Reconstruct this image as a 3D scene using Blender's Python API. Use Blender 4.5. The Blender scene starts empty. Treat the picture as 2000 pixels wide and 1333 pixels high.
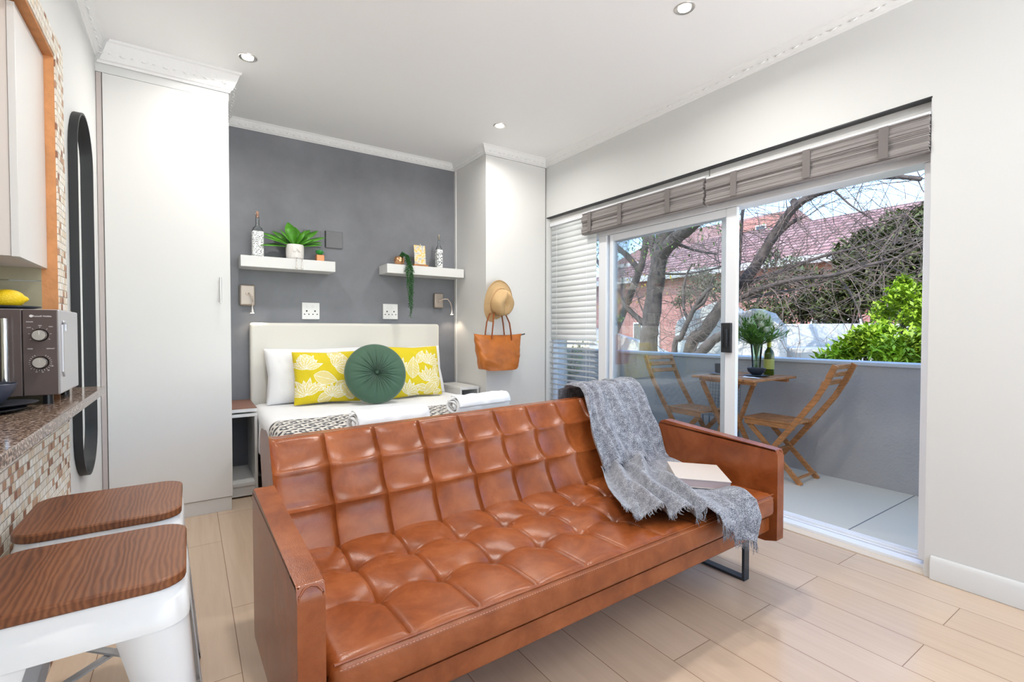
import bpy, bmesh, math, random
from mathutils import Vector, Matrix, noise
random.seed(7)
sc = bpy.context.scene
col = sc.collection
pi = math.pi
R = math.radians

# ------------------------------------------------------------------ camera, light, exposure
YAW, PITCH, FPX = R(33.763), R(1.194), 943.8
cd = bpy.data.cameras.new('camera'); cam = bpy.data.objects.new('camera', cd); col.objects.link(cam)
cd.sensor_width = 36; cd.lens = 36 * FPX / 2000; cd.clip_start = .02; cd.clip_end = 500
cam.location = (0, 0, 1.1); cam.rotation_euler = (R(90) - PITCH, 0, -YAW)
sc.camera = cam
sc.view_settings.view_transform = 'Standard'; sc.view_settings.look = 'None'
sc.view_settings.exposure = 0.2; sc.view_settings.gamma = 1; sc.view_settings.use_curve_mapping = False

w = bpy.data.worlds.new('sky'); sc.world = w; w.use_nodes = True
nt = w.node_tree; nt.nodes.clear()
sky = nt.nodes.new('ShaderNodeTexSky'); sky.sky_type = 'NISHITA'; sky.sun_disc = False
sky.sun_elevation = R(48); sky.sun_rotation = R(-75); sky.air_density = 1.0; sky.dust_density = .2; sky.ozone_density = 3.5
bgn = nt.nodes.new('ShaderNodeBackground'); bgn.inputs[1].default_value = .56
out = nt.nodes.new('ShaderNodeOutputWorld')
hs = nt.nodes.new('ShaderNodeHueSaturation'); hs.inputs['Saturation'].default_value = 1.0; nt.links.new(sky.outputs[0], hs.inputs['Color']); nt.links.new(hs.outputs[0], bgn.inputs[0]); nt.links.new(bgn.outputs[0], out.inputs[0])

def light(name, kind, loc, energy, color=(1, 1, 1), rot=(0, 0, 0), **k):
    l = bpy.data.lights.new(name, kind); l.energy = energy; l.color = color
    for a, b in k.items(): setattr(l, a, b)
    o = bpy.data.objects.new(name, l); col.objects.link(o); o.location = loc; o.rotation_euler = rot
    return o
sun = light('sun', 'SUN', (0, 0, 20), 4.2, (1, .95, .86), angle=R(.6))
sun.rotation_euler = Vector((.72, .18, -.8)).to_track_quat('-Z', 'Y').to_euler()
# soft fill lamp added behind the camera, outside the invented rear window
light('rear_fill_light', 'AREA', (1.2, -2.62, 1.5), 5, (.93, .97, 1), (R(90), 0, 0), shape='RECTANGLE', size=2.9, size_y=2.1)

# unseen upward lamp added to brighten the ceiling
_t = light('ceiling_fill_light', 'AREA', (1.15, -3.1, .05), 175, (.93, .965, 1), shape='RECTANGLE', size=2.2, size_y=1.2, spread=R(100))
_t.rotation_euler = Vector((0, 2.6, 1.9)).to_track_quat('-Z', 'Y').to_euler()

# ------------------------------------------------------------------ materials
def mat(name, c, rough=.5, metal=0, bump=0, bscale=40, var=0, vscale=6, spec=.5, coat=0, emit=0, trans=0, ior=1.45, sheen=0, stretch=None, alpha=None):
    m = bpy.data.materials.new(name); m.use_nodes = True; n = m.node_tree; b = n.nodes['Principled BSDF']
    c = tuple(c) + (1,) if len(c) == 3 else c
    b.inputs['Base Color'].default_value = c; b.inputs['Roughness'].default_value = rough; b.inputs['Metallic'].default_value = metal
    b.inputs['Specular IOR Level'].default_value = spec; b.inputs['Coat Weight'].default_value = coat; b.inputs['IOR'].default_value = ior
    b.inputs['Transmission Weight'].default_value = trans; b.inputs['Sheen Weight'].default_value = sheen
    if emit: b.inputs['Emission Color'].default_value = c; b.inputs['Emission Strength'].default_value = emit
    tc = n.nodes.new('ShaderNodeTexCoord'); co = tc.outputs['Object']
    if stretch:
        mp = n.nodes.new('ShaderNodeMapping'); mp.inputs['Scale'].default_value = stretch; n.links.new(co, mp.inputs[0]); co = mp.outputs[0]
    if var:
        t = n.nodes.new('ShaderNodeTexNoise'); t.inputs['Scale'].default_value = vscale; t.inputs['Detail'].default_value = 6; t.inputs['Roughness'].default_value = .6
        n.links.new(co, t.inputs[0])
        r = n.nodes.new('ShaderNodeValToRGB'); e = r.color_ramp.elements
        e[0].position = .3; e[1].position = .7
        e[0].color = tuple(max(0, x * (1 - var)) for x in c[:3]) + (1,); e[1].color = tuple(min(1, x * (1 + var)) for x in c[:3]) + (1,)
        n.links.new(t.outputs[0], r.inputs[0]); n.links.new(r.outputs[0], b.inputs['Base Color'])
    if bump:
        t = n.nodes.new('ShaderNodeTexNoise'); t.inputs['Scale'].default_value = bscale; t.inputs['Detail'].default_value = 4
        n.links.new(co, t.inputs[0])
        bp = n.nodes.new('ShaderNodeBump'); bp.inputs['Strength'].default_value = bump; bp.inputs['Distance'].default_value = .01
        n.links.new(t.outputs[0], bp.inputs['Height']); n.links.new(bp.outputs[0], b.inputs['Normal'])
    return m
def node(m, t, **k):
    x = m.node_tree.nodes.new(t)
    for a, b in k.items(): setattr(x, a, b)
    return x
def lk(m, a, b): m.node_tree.links.new(a, b)
def ramp(m, src, stops, interp='LINEAR'):
    r = node(m, 'ShaderNodeValToRGB'); r.color_ramp.interpolation = interp; e = r.color_ramp.elements
    while len(e) < len(stops): e.new(.5)
    for i, (p, c) in enumerate(stops): e[i].position = p; e[i].color = tuple(c) + (1,)
    if src is not None: lk(m, src, r.inputs[0])
    return r
def math_(m, op, a, b=None):
    x = node(m, 'ShaderNodeMath', operation=op)
    for i, v in enumerate((a, b)):
        if v is None: continue
        if isinstance(v, (int, float)): x.inputs[i].default_value = v
        else: lk(m, v, x.inputs[i])
    return x.outputs[0]

WHITE = mat('white_wall_paint', (.71, .715, .705), .55, bump=.06, bscale=9)
CEIL = mat('ceiling_paint', (.90, .90, .90), .6, bump=.02, bscale=5)
PLASTER = mat('plaster_cornice', (.85, .85, .845), .6, bump=.25, bscale=50)
GREY = mat('charcoal_wall_paint', (.19, .195, .215), .5, bump=.1, bscale=8, var=.22, vscale=1.6)
MELA = mat('white_melamine', (.72, .715, .70), .28, bump=.02, bscale=4)
MELAG = mat('light_grey_panel', (.76, .755, .74), .5, bump=.08, bscale=8)
ALU = mat('white_aluminium', (.84, .86, .90), .3)
BLACKM = mat('black_steel_and_shadow', (.02, .022, .026), .38)
BLACKP = mat('black_plastic', (.012, .012, .016), .3)
CHROME = mat('brushed_steel', (.72, .70, .67), .28, 1)
SILVER = mat('silver_paint', (.55, .55, .58), .35, .5)
BALW = mat('grey_balcony_plaster', (.46, .44, .43), .85, bump=.5, bscale=60, var=.06, vscale=3)
BALTOP = mat('balcony_coping', (.62, .63, .64), .8)
WHITEC = mat('white_cotton', (.86, .86, .87), .9, bump=.25, bscale=14, sheen=.2)
CREAM = mat('cream_leatherette', (.74, .715, .65), .45, bump=.05, bscale=60)
TEAK = mat('oiled_teak', (.44, .19, .065), .5, var=.35, vscale=5, stretch=(3, 3, 14))
WOODB = mat('brown_veneer', (.24, .12, .085), .5, var=.2, vscale=8, stretch=(1, 8, 1))
TERR = mat('terracotta_edge', (.60, .27, .11), .8, bump=.3, bscale=40, var=.15, vscale=14)
TILEB = mat('olive_splashback', (.36, .33, .23), .25, var=.08)

def glass_mat(name, tint=(1, 1, 1), refl=.5):
    m = bpy.data.materials.new(name); m.use_nodes = True; n = m.node_tree; n.nodes.clear()
    o = n.nodes.new('ShaderNodeOutputMaterial'); t = n.nodes.new('ShaderNodeBsdfTransparent'); g = n.nodes.new('ShaderNodeBsdfGlossy')
    t.inputs[0].default_value = tint + (1,); g.inputs['Roughness'].default_value = .01
    f = n.nodes.new('ShaderNodeFresnel'); f.inputs[0].default_value = 1.45
    mm = n.nodes.new('ShaderNodeMath'); mm.operation = 'MULTIPLY'; mm.inputs[1].default_value = refl
    mx = n.nodes.new('ShaderNodeMixShader'); n.links.new(f.outputs[0], mm.inputs[0]); n.links.new(mm.outputs[0], mx.inputs[0])
    n.links.new(t.outputs[0], mx.inputs[1]); n.links.new(g.outputs[0], mx.inputs[2]); n.links.new(mx.outputs[0], o.inputs[0])
    return m
GLASS = glass_mat('window_glass', (.975, .99, .99), .55)
GLASSC = glass_mat('clear_bottle_glass', (.95, .97, .97), 1.6)

# leather
LEATHER = mat('tan_leather', (.42, .13, .045), .3, spec=.6)
b = LEATHER.node_tree.nodes['Principled BSDF']
tc = node(LEATHER, 'ShaderNodeTexCoord')
n1 = node(LEATHER, 'ShaderNodeTexNoise'); n1.inputs['Scale'].default_value = 7; n1.inputs['Detail'].default_value = 8; n1.inputs['Roughness'].default_value = .65; n1.inputs['Distortion'].default_value = .4
lk(LEATHER, tc.outputs['Object'], n1.inputs[0])
lk(LEATHER, ramp(LEATHER, n1.outputs[0], [(.28, (.185, .043, .009)), (.5, (.275, .069, .016)), (.72, (.37, .108, .030))]).outputs[0], b.inputs['Base Color'])
n2 = node(LEATHER, 'ShaderNodeTexVoronoi'); n2.inputs['Scale'].default_value = 420; lk(LEATHER, tc.outputs['Object'], n2.inputs[0])
bp = node(LEATHER, 'ShaderNodeBump'); bp.inputs['Strength'].default_value = .12; bp.inputs['Distance'].default_value = .002
lk(LEATHER, n2.outputs[0], bp.inputs['Height']); lk(LEATHER, bp.outputs[0], b.inputs['Normal'])
b.inputs['Roughness'].default_value = .26
STITCH = mat('tan_thread', (.62, .30, .17), .6)
BAGL = mat('cognac_bag_leather', (.46, .135, .02), .33, var=.25, vscale=9)

# floor laminate: planks 0.2 m wide running along Y
FLOOR = mat('oak_laminate', (.6, .45, .33), .2)
m = FLOOR; b = m.node_tree.nodes['Principled BSDF']; tc = node(m, 'ShaderNodeTexCoord'); sp = node(m, 'ShaderNodeSeparateXYZ'); lk(m, tc.outputs['Object'], sp.inputs[0])
cb = node(m, 'ShaderNodeCombineXYZ'); lk(m, math_(m, 'ADD', sp.outputs[1], .15), cb.inputs[0]); lk(m, math_(m, 'ADD', sp.outputs[0], .07), cb.inputs[1])
br = node(m, 'ShaderNodeTexBrick'); lk(m, cb.outputs[0], br.inputs[0])
br.inputs['Scale'].default_value = 1; br.inputs['Brick Width'].default_value = 1.17; br.inputs['Row Height'].default_value = .2; br.inputs['Mortar Size'].default_value = .0013
br.inputs['Mortar Smooth'].default_value = .1; br.offset = .37; br.offset_frequency = 2
br.inputs['Color1'].default_value = (.60, .455, .335, 1); br.inputs['Color2'].default_value = (.66, .51, .385, 1); br.inputs['Mortar'].default_value = (.26, .16, .10, 1)
mp = node(m, 'ShaderNodeMapping'); mp.inputs['Scale'].default_value = (26, 1.5, 1); lk(m, tc.outputs['Object'], mp.inputs[0])
g1 = node(m, 'ShaderNodeTexNoise'); g1.inputs['Scale'].default_value = 1.6; g1.inputs['Detail'].default_value = 7; g1.inputs['Distortion'].default_value = .8; lk(m, mp.outputs[0], g1.inputs[0])
mx = node(m, 'ShaderNodeMix', data_type='RGBA', blend_type='MULTIPLY'); mx.inputs[0].default_value = 1
lk(m, br.outputs[0], mx.inputs[6]); lk(m, ramp(m, g1.outputs[0], [(.3, (.95, .935, .92)), (.7, (1.03, 1.03, 1.03))]).outputs[0], mx.inputs[7]); lk(m, mx.outputs[2], b.inputs['Base Color'])
bp = node(m, 'ShaderNodeBump'); bp.inputs['Strength'].default_value = .25; bp.inputs['Distance'].default_value = .002; bp.invert = True
lk(m, br.outputs['Fac'], bp.inputs['Height']); lk(m, bp.outputs[0], b.inputs['Normal'])

# mosaic: small split-stone squares on the YZ plane
MOSAIC = mat('stone_mosaic', (.8, .7, .55), .75)
m = MOSAIC; b = m.node_tree.nodes['Principled BSDF']; tc = node(m, 'ShaderNodeTexCoord'); sp = node(m, 'ShaderNodeSeparateXYZ'); lk(m, tc.outputs['Object'], sp.inputs[0])
cb = node(m, 'ShaderNodeCombineXYZ'); row = math_(m, 'FLOOR', math_(m, 'MULTIPLY', sp.outputs[2], 40))
sh = math_(m, 'ADD', math_(m, 'MULTIPLY', sp.outputs[1], 32), math_(m, 'MULTIPLY', row, .5))
lk(m, math_(m, 'FLOOR', sh), cb.inputs[0]); lk(m, row, cb.inputs[1])
wn = node(m, 'ShaderNodeTexWhiteNoise', noise_dimensions='2D'); lk(m, cb.outputs[0], wn.inputs[0])
rr = ramp(m, wn.outputs[0], [(0, (.33, .16, .10)), (.06, (.50, .30, .19)), (.15, (.76, .64, .50)), (.3, (.86, .80, .70)), (.6, (.82, .75, .66)), (.8, (.90, .87, .81))], 'CONSTANT')
fy = math_(m, 'FRACT', sh); fz = math_(m, 'FRACT', math_(m, 'MULTIPLY', sp.outputs[2], 40))
ed = math_(m, 'MINIMUM', math_(m, 'MINIMUM', fy, math_(m, 'SUBTRACT', 1, fy)), math_(m, 'MINIMUM', fz, math_(m, 'SUBTRACT', 1, fz)))
er = ramp(m, ed, [(.0, (0, 0, 0)), (.09, (1, 1, 1))])
mx = node(m, 'ShaderNodeMix', data_type='RGBA'); mx.inputs[6].default_value = (.78, .74, .67, 1); lk(m, er.outputs[0], mx.inputs[0]); lk(m, rr.outputs[0], mx.inputs[7]); lk(m, mx.outputs[2], b.inputs['Base Color'])
nz = node(m, 'ShaderNodeTexNoise'); nz.inputs['Scale'].default_value = 60; lk(m, tc.outputs['Object'], nz.inputs[0])
bp = node(m, 'ShaderNodeBump'); bp.inputs['Strength'].default_value = .8; bp.inputs['Distance'].default_value = .006
lk(m, math_(m, 'ADD', math_(m, 'ADD', er.outputs[0], nz.outputs[0]), wn.outputs[0]), bp.inputs['Height']); lk(m, bp.outputs[0], b.inputs['Normal'])

# granite
GRAN = mat('brown_granite', (.2, .14, .1), .12)
m = GRAN; b = m.node_tree.nodes['Principled BSDF']; tc = node(m, 'ShaderNodeTexCoord')
v1 = node(m, 'ShaderNodeTexNoise'); v1.inputs['Scale'].default_value = 140; v1.inputs['Detail'].default_value = 3; lk(m, tc.outputs['Object'], v1.inputs[0])
lk(m, ramp(m, v1.outputs[0], [(.35, (.03, .022, .02)), (.47, (.16, .10, .07)), (.55, (.33, .22, .15)), (.66, (.52, .46, .42))]).outputs[0], b.inputs['Base Color'])

# seat wood with strong grain along Y
def grain(name, dark, mid, lite):
    m = mat(name, mid, .4); b = m.node_tree.nodes['Principled BSDF']; tc = node(m, 'ShaderNodeTexCoord')
    mp = node(m, 'ShaderNodeMapping'); mp.inputs['Scale'].default_value = (1, .22, 1); lk(m, tc.outputs['Object'], mp.inputs[0])
    wv = node(m, 'ShaderNodeTexWave', wave_type='BANDS', bands_direction='X'); wv.inputs['Scale'].default_value = 30; wv.inputs['Distortion'].default_value = 14
    wv.inputs['Detail'].default_value = 3; wv.inputs['Detail Scale'].default_value = .55; lk(m, mp.outputs[0], wv.inputs[0])
    n = node(m, 'ShaderNodeTexNoise'); n.inputs['Scale'].default_value = 9; n.inputs['Detail'].default_value = 3; lk(m, mp.outputs[0], n.inputs[0])
    s = math_(m, 'ADD', math_(m, 'MULTIPLY', wv.outputs['Fac'], .30), math_(m, 'MULTIPLY', n.outputs[0], .75))
    lk(m, ramp(m, s, [(.15, dark), (.45, mid), (.85, lite)]).outputs[0], b.inputs['Base Color'])
    bp = node(m, 'ShaderNodeBump'); bp.inputs['Strength'].default_value = .25; bp.inputs['Distance'].default_value = .002; lk(m, s, bp.inputs['Height']); lk(m, bp.outputs[0], b.inputs['Normal'])
    return m
SEATW = grain('elm_seat_wood', (.055, .017, .009), (.150, .050, .020), (.27, .105, .042))

# colour from the mesh colour attribute 'tone' (printed fabrics)
def vcmat(name, rough=.85, sheen=.1):
    m = mat(name, (1, 1, 1), rough, sheen=sheen); a = node(m, 'ShaderNodeVertexColor'); a.layer_name = 'tone'
    lk(m, a.outputs[0], m.node_tree.nodes['Principled BSDF'].inputs['Base Color']); return m
PRINT = vcmat('printed_yellow_cotton'); KNIT = vcmat('black_white_weave', .95)

# grey woven blanket
BLANK = mat('grey_melange_wool', (.2, .21, .24), .95, sheen=.4)
m = BLANK; b = m.node_tree.nodes['Principled BSDF']; tc = node(m, 'ShaderNodeTexCoord')
a = node(m, 'ShaderNodeTexNoise'); a.inputs['Scale'].default_value = 330; a.inputs['Detail'].default_value = 2; lk(m, tc.outputs['Object'], a.inputs[0])
c2 = node(m, 'ShaderNodeTexNoise'); c2.inputs['Scale'].default_value = 40; lk(m, tc.outputs['Object'], c2.inputs[0])
s = math_(m, 'ADD', math_(m, 'MULTIPLY', a.outputs[0], .75), math_(m, 'MULTIPLY', c2.outputs[0], .25))
lk(m, ramp(m, s, [(.36, (.058, .065, .085)), (.5, (.20, .21, .25)), (.63, (.50, .515, .57))]).outputs[0], b.inputs['Base Color'])
bp = node(m, 'ShaderNodeBump'); bp.inputs['Strength'].default_value = .6; bp.inputs['Distance'].default_value = .003; lk(m, s, bp.inputs['Height']); lk(m, bp.outputs[0], b.inputs['Normal'])

GREENV = mat('green_velvet', (.050, .115, .068), .7, sheen=.3, var=.15, vscale=4)
STRAW = mat('straw_felt', (.60, .40, .20), .9, bump=.3, bscale=120, var=.1)
LEAF = mat('houseplant_leaf', (.08, .30, .02), .4, var=.35, vscale=12)
PEARL = mat('trailing_leaf', (.035, .15, .035), .45, var=.3, vscale=40)
BARK = mat('tree_bark', (.12, .095, .082), .9, bump=.7, bscale=20, var=.35, vscale=6)
TWIG = mat('bare_twig', (.20, .15, .125), .9, var=.25)
BAMB = mat('woven_reed_blind', (.25, .22, .215), .8)
m = BAMB; b = m.node_tree.nodes['Principled BSDF']; tc = node(m, 'ShaderNodeTexCoord'); mp = node(m, 'ShaderNodeMapping'); mp.inputs['Scale'].default_value = (2, 1.2, 170); lk(m, tc.outputs['Object'], mp.inputs[0])
a = node(m, 'ShaderNodeTexNoise'); a.inputs['Scale'].default_value = 1; a.inputs['Detail'].default_value = 4; lk(m, mp.outputs[0], a.inputs[0])
lk(m, ramp(m, a.outputs[0], [(.3, (.13, .115, .11)), (.5, (.29, .265, .26)), (.7, (.42, .395, .385))]).outputs[0], b.inputs['Base Color'])
RIBBON = mat('blind_tape', (.20, .18, .175), .9)
ROOF = mat('red_roof_tiles', (.33, .13, .10), .85)
m = ROOF; b = m.node_tree.nodes['Principled BSDF']; tc = node(m, 'ShaderNodeTexCoord'); sp = node(m, 'ShaderNodeSeparateXYZ'); lk(m, tc.outputs['Object'], sp.inputs[0]); cb = node(m, 'ShaderNodeCombineXYZ')
lk(m, sp.outputs[1], cb.inputs[0]); lk(m, sp.outputs[2], cb.inputs[1]); br = node(m, 'ShaderNodeTexBrick'); lk(m, cb.outputs[0], br.inputs[0])
br.inputs['Scale'].default_value = 1; br.inputs['Brick Width'].default_value = .42; br.inputs['Row Height'].default_value = .165; br.inputs['Mortar Size'].default_value = .032; br.inputs['Mortar Smooth'].default_value = .3
br.inputs['Color1'].default_value = (.36, .175, .145, 1); br.inputs['Color2'].default_value = (.50, .29, .25, 1); br.inputs['Mortar'].default_value = (.14, .07, .06, 1); lk(m, br.outputs[0], b.inputs['Base Color'])
BRICK = mat('red_brick', (.34, .13, .10), .9)
m = BRICK; b = m.node_tree.nodes['Principled BSDF']; tc = node(m, 'ShaderNodeTexCoord'); sp = node(m, 'ShaderNodeSeparateXYZ'); lk(m, tc.outputs['Object'], sp.inputs[0]); cb = node(m, 'ShaderNodeCombineXYZ')
lk(m, math_(m, 'ADD', sp.outputs[1], sp.outputs[0]), cb.inputs[0]); lk(m, sp.outputs[2], cb.inputs[1]); br = node(m, 'ShaderNodeTexBrick'); lk(m, cb.outputs[0], br.inputs[0])
br.inputs['Scale'].default_value = 1; br.inputs['Brick Width'].default_value = .24; br.inputs['Row Height'].default_value = .085; br.inputs['Mortar Size'].default_value = .008
br.inputs['Color1'].default_value = (.38, .15, .12, 1); br.inputs['Color2'].default_value = (.46, .21, .17, 1); br.inputs['Mortar'].default_value = (.38, .27, .24, 1); lk(m, br.outputs[0], b.inputs['Base Color'])
STUCCO = mat('white_garden_stucco', (.66, .65, .61), .9, bump=.3, bscale=8, var=.08, vscale=1.5)

# ------------------------------------------------------------------ mesh helpers
class MB:
    def __init__(s): s.v = []; s.f = []; s.c = None; s.mi = []
    def add(s, v, f):
        k = len(s.v); s.v += [tuple(x) for x in v]; s.f += [tuple(i + k for i in q) for q in f]; return s
    def box(s, x0, x1, y0, y1, z0, z1):
        v = [(x, y, z) for x in (x0, x1) for y in (y0, y1) for z in (z0, z1)]
        return s.add(v, [(0, 1, 3, 2), (4, 6, 7, 5), (0, 4, 5, 1), (2, 3, 7, 6), (0, 2, 6, 4), (1, 5, 7, 3)])
    def bar(s, a, b, w, h, up=(0, 0, 1)):
        a, b = Vector(a), Vector(b); d = (b - a).normalized(); up = Vector(up)
        if abs(d.dot(up)) > .98: up = Vector((0, 1, 0))
        r = d.cross(up).normalized(); u = r.cross(d)
        v = [p + r * sx * w / 2 + u * sz * h / 2 for p in (a, b) for sx, sz in ((-1, -1), (1, -1), (1, 1), (-1, 1))]
        return s.add(v, [(0, 1, 2, 3), (4, 7, 6, 5), (0, 4, 5, 1), (1, 5, 6, 2), (2, 6, 7, 3), (3, 7, 4, 0)])
    def sweep(s, path, prof, up=(0, 0, 1), closed=False):
        """prof: list of (r,u) offsets or function(i)->list"""
        P = [Vector(p) for p in path]; n = len(P); rings = []
        for i, p in enumerate(P):
            if closed: d = P[(i + 1) % n] - P[i - 1]
            else: d = P[min(i + 1, n - 1)] - P[max(i - 1, 0)]
            d.normalize(); U = Vector(up)
            if abs(d.dot(U)) > .97: U = Vector((0, 1, 0)) if abs(d.y) < .9 else Vector((1, 0, 0))
            r = d.cross(U).normalized(); u = r.cross(d)
            pr = prof(i) if callable(prof) else prof
            rings.append([p + r * a + u * b for a, b in pr])
        k = len(rings[0]); v = [q for r_ in rings for q in r_]; f = []
        for i in range(n if closed else n - 1):
            j = (i + 1) % n
            for t in range(k): f.append((i * k + t, i * k + (t + 1) % k, j * k + (t + 1) % k, j * k + t))
        if not closed: f += [tuple(range(k))[::-1], tuple((n - 1) * k + t for t in range(k))]
        return s.add(v, f)
    def tube(s, path, r, n=8, closed=False):
        def pr(i):
            q = r[i] if isinstance(r, (list, tuple)) else r
            return [(math.cos(2 * pi * t / n) * q, math.sin(2 * pi * t / n) * q) for t in range(n)]
        return s.sweep(path, pr, closed=closed)
    def lathe(s, prof, c=(0, 0, 0), n=32, M=None):
        v = []; f = []; k = len(prof)
        for i in range(n):
            a = 2 * pi * i / n
            for r, z in prof:
                p = Vector((r * math.cos(a), r * math.sin(a), z))
                if M: p = M @ p
                v.append(p + Vector(c))
        for i in range(n):
            j = (i + 1) % n
            for t in range(k - 1): f.append((i * k + t, j * k + t, j * k + t + 1, i * k + t + 1))
        return s.add(v, f)
    def prism(s, pts, a, b, axis):
        """polygon pts (2D) extruded from a to b along axis"""
        def mk(p, t): return {'x': (t, p[0], p[1]), 'y': (p[0], t, p[1]), 'z': (p[0], p[1], t)}[axis]
        n = len(pts); v = [mk(p, a) for p in pts] + [mk(p, b) for p in pts]
        return s.add(v, [tuple(range(n))[::-1], tuple(range(n, 2 * n))] + [(i, (i + 1) % n, n + (i + 1) % n, n + i) for i in range(n)])
    def grid(s, fn, nu, nv, wrap=False):
        v = [fn(i / nu, j / nv) for i in range(nu + 1) for j in range(nv + 1)]
        return s.add(v, [(i * (nv + 1) + j, (i + 1) * (nv + 1) + j, (i + 1) * (nv + 1) + j + 1, i * (nv + 1) + j + 1) for i in range(nu) for j in range(nv)])
    def leaf(s, p, d, up, L, W, curl=.2, n=4, tip=1):
        p, d, up = Vector(p), Vector(d).normalized(), Vector(up)
        r = d.cross(up); r = r.normalized() if r.length > .01 else Vector((1, 0, 0)); u = r.cross(d)
        v = []
        for i in range(n + 1):
            t = i / n; q = p + d * L * t - u * curl * L * t * t; w_ = W * math.sin(pi * min(.985, t ** tip * .93 + .05)) / 2
            v += [q - r * w_, q + r * w_]
        return s.add(v, [(2 * i, 2 * i + 1, 2 * i + 3, 2 * i + 2) for i in range(n)])
    def build(s, name, m, parent=None, bevel=0, seg=2, solid=0, sub=0, ang=38, local=False, flat=False, merge=False, origin=None):
        me = bpy.data.meshes.new(name)
        if parent is not None and not local: o0 = Vector(parent.location)
        elif parent is None:
            if origin is not None: o0 = Vector(origin)
            else:
                xs = [v[0] for v in s.v]; ys = [v[1] for v in s.v]; zs = [v[2] for v in s.v]
                o0 = Vector(((min(xs) + max(xs)) / 2, (min(ys) + max(ys)) / 2, min(zs)))
        else: o0 = Vector((0, 0, 0))
        me.from_pydata([(v[0] - o0.x, v[1] - o0.y, v[2] - o0.z) for v in s.v], [], s.f)
        if s.c is not None:
            a = me.color_attributes.new('tone', 'FLOAT_COLOR', 'POINT')
            a.data.foreach_set('color', [x for c in s.c for x in (c[0], c[1], c[2], 1)])
        bm = bmesh.new(); bm.from_mesh(me)
        if merge: bmesh.ops.remove_doubles(bm, verts=bm.verts, dist=1e-4)
        bmesh.ops.recalc_face_normals(bm, faces=bm.faces)
        if not flat:
            for f in bm.faces: f.smooth = True
            for e in bm.edges:
                if len(e.link_faces) == 2 and e.calc_face_angle(0) > R(ang): e.smooth = False
        bm.to_mesh(me); bm.free()
        o = bpy.data.objects.new(name, me); col.objects.link(o)
        for q in (m if isinstance(m, (list, tuple)) else [m]): me.materials.append(q)
        if parent is not None: o.parent = parent
        else: o.location = o0
        if bevel:
            b_ = o.modifiers.new('bevel', 'BEVEL'); b_.width = bevel; b_.segments = seg; b_.limit_method = 'ANGLE'; b_.angle_limit = R(35)
        if solid:
            q = o.modifiers.new('thick', 'SOLIDIFY'); q.thickness = solid; q.offset = 0
        if sub:
            q = o.modifiers.new('sub', 'SUBSURF'); q.levels = sub; q.render_levels = sub
        return o
def tag(o, label=None, cat=None, group=None, kind=None):
    for k, v in (('label', label), ('category', cat), ('group', group), ('kind', kind)):
        if v: o[k] = v
    return o
def thing(name, label, cat, loc=(0, 0, 0), rz=0, group=None):
    o = bpy.data.objects.new(name, None); col.objects.link(o); o.location = loc; o.rotation_euler = (0, 0, rz); o.empty_display_size = .1
    return tag(o, label, cat, group)
def struct(o): o['kind'] = 'structure'; return o
def dup(root, loc, rz, label=None):
    r = root.copy(); col.objects.link(r); r.location = loc; r.rotation_euler = (0, 0, rz)
    if label: r['label'] = label
    def rec(a, b_):
        for ch in list(a.children):
            if ch.name in seen: continue
            seen.add(ch.name); c = ch.copy(); col.objects.link(c); seen.add(c.name); c.parent = b_; rec(ch, c)
    seen = set(); kids = [c for c in root.children]
    rec(root, r); return r
def text(name, s, size, m, parent, loc, rot, local=False, align='CENTER'):
    c = bpy.data.curves.new(name, 'FONT'); c.body = s; c.size = size; c.align_x = align; c.extrude = .0003
    t = bpy.data.objects.new(name + '_tmp', c); col.objects.link(t)
    me = bpy.data.meshes.new_from_object(t); bpy.data.objects.remove(t)
    o = bpy.data.objects.new(name, me); col.objects.link(o); me.materials.append(m); o.parent = parent
    o.location = Vector(loc) - (Vector((0, 0, 0)) if local else Vector(parent.location)); o.rotation_euler = rot; return o
def smooth(x): x = max(0, min(1, x)); return x * x * (3 - 2 * x)
# a pixel ray of the reference frame met with a plane, to read off real positions
_F = Vector((math.sin(YAW) * math.cos(PITCH), math.cos(YAW) * math.cos(PITCH), -math.sin(PITCH)))
_R = Vector((math.cos(YAW), -math.sin(YAW), 0)); _U = _R.cross(_F)
def at(px, py, X=None, Y=None, Z=None):
    d = _F + _R * ((px - 1000) / FPX) + _U * ((666.5 - py) / FPX)
    t = X / d.x if X is not None else (Y / d.y if Y is not None else (Z - 1.1) / d.z)
    return Vector((0, 0, 1.1)) + d * t

# ------------------------------------------------------------------ room shell
XL, XR, YB, CZ = -.40, 2.731, 4.09, 2.645
YR = -2.4
struct(MB().box(-1.3, 2.80, YR - .1, YB + .1, -.1, 0).build('floor', FLOOR, origin=(0, 0, 0)))
struct(MB().box(-1.3, 3.0, YR - .1, YB + .15, CZ, CZ + .15).build('ceiling', CEIL))
struct(MB().box(XL - .2, 3.0, YB, YB + .15, 0, CZ).build('wall_back', GREY, origin=(0, 0, 0)))
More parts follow.
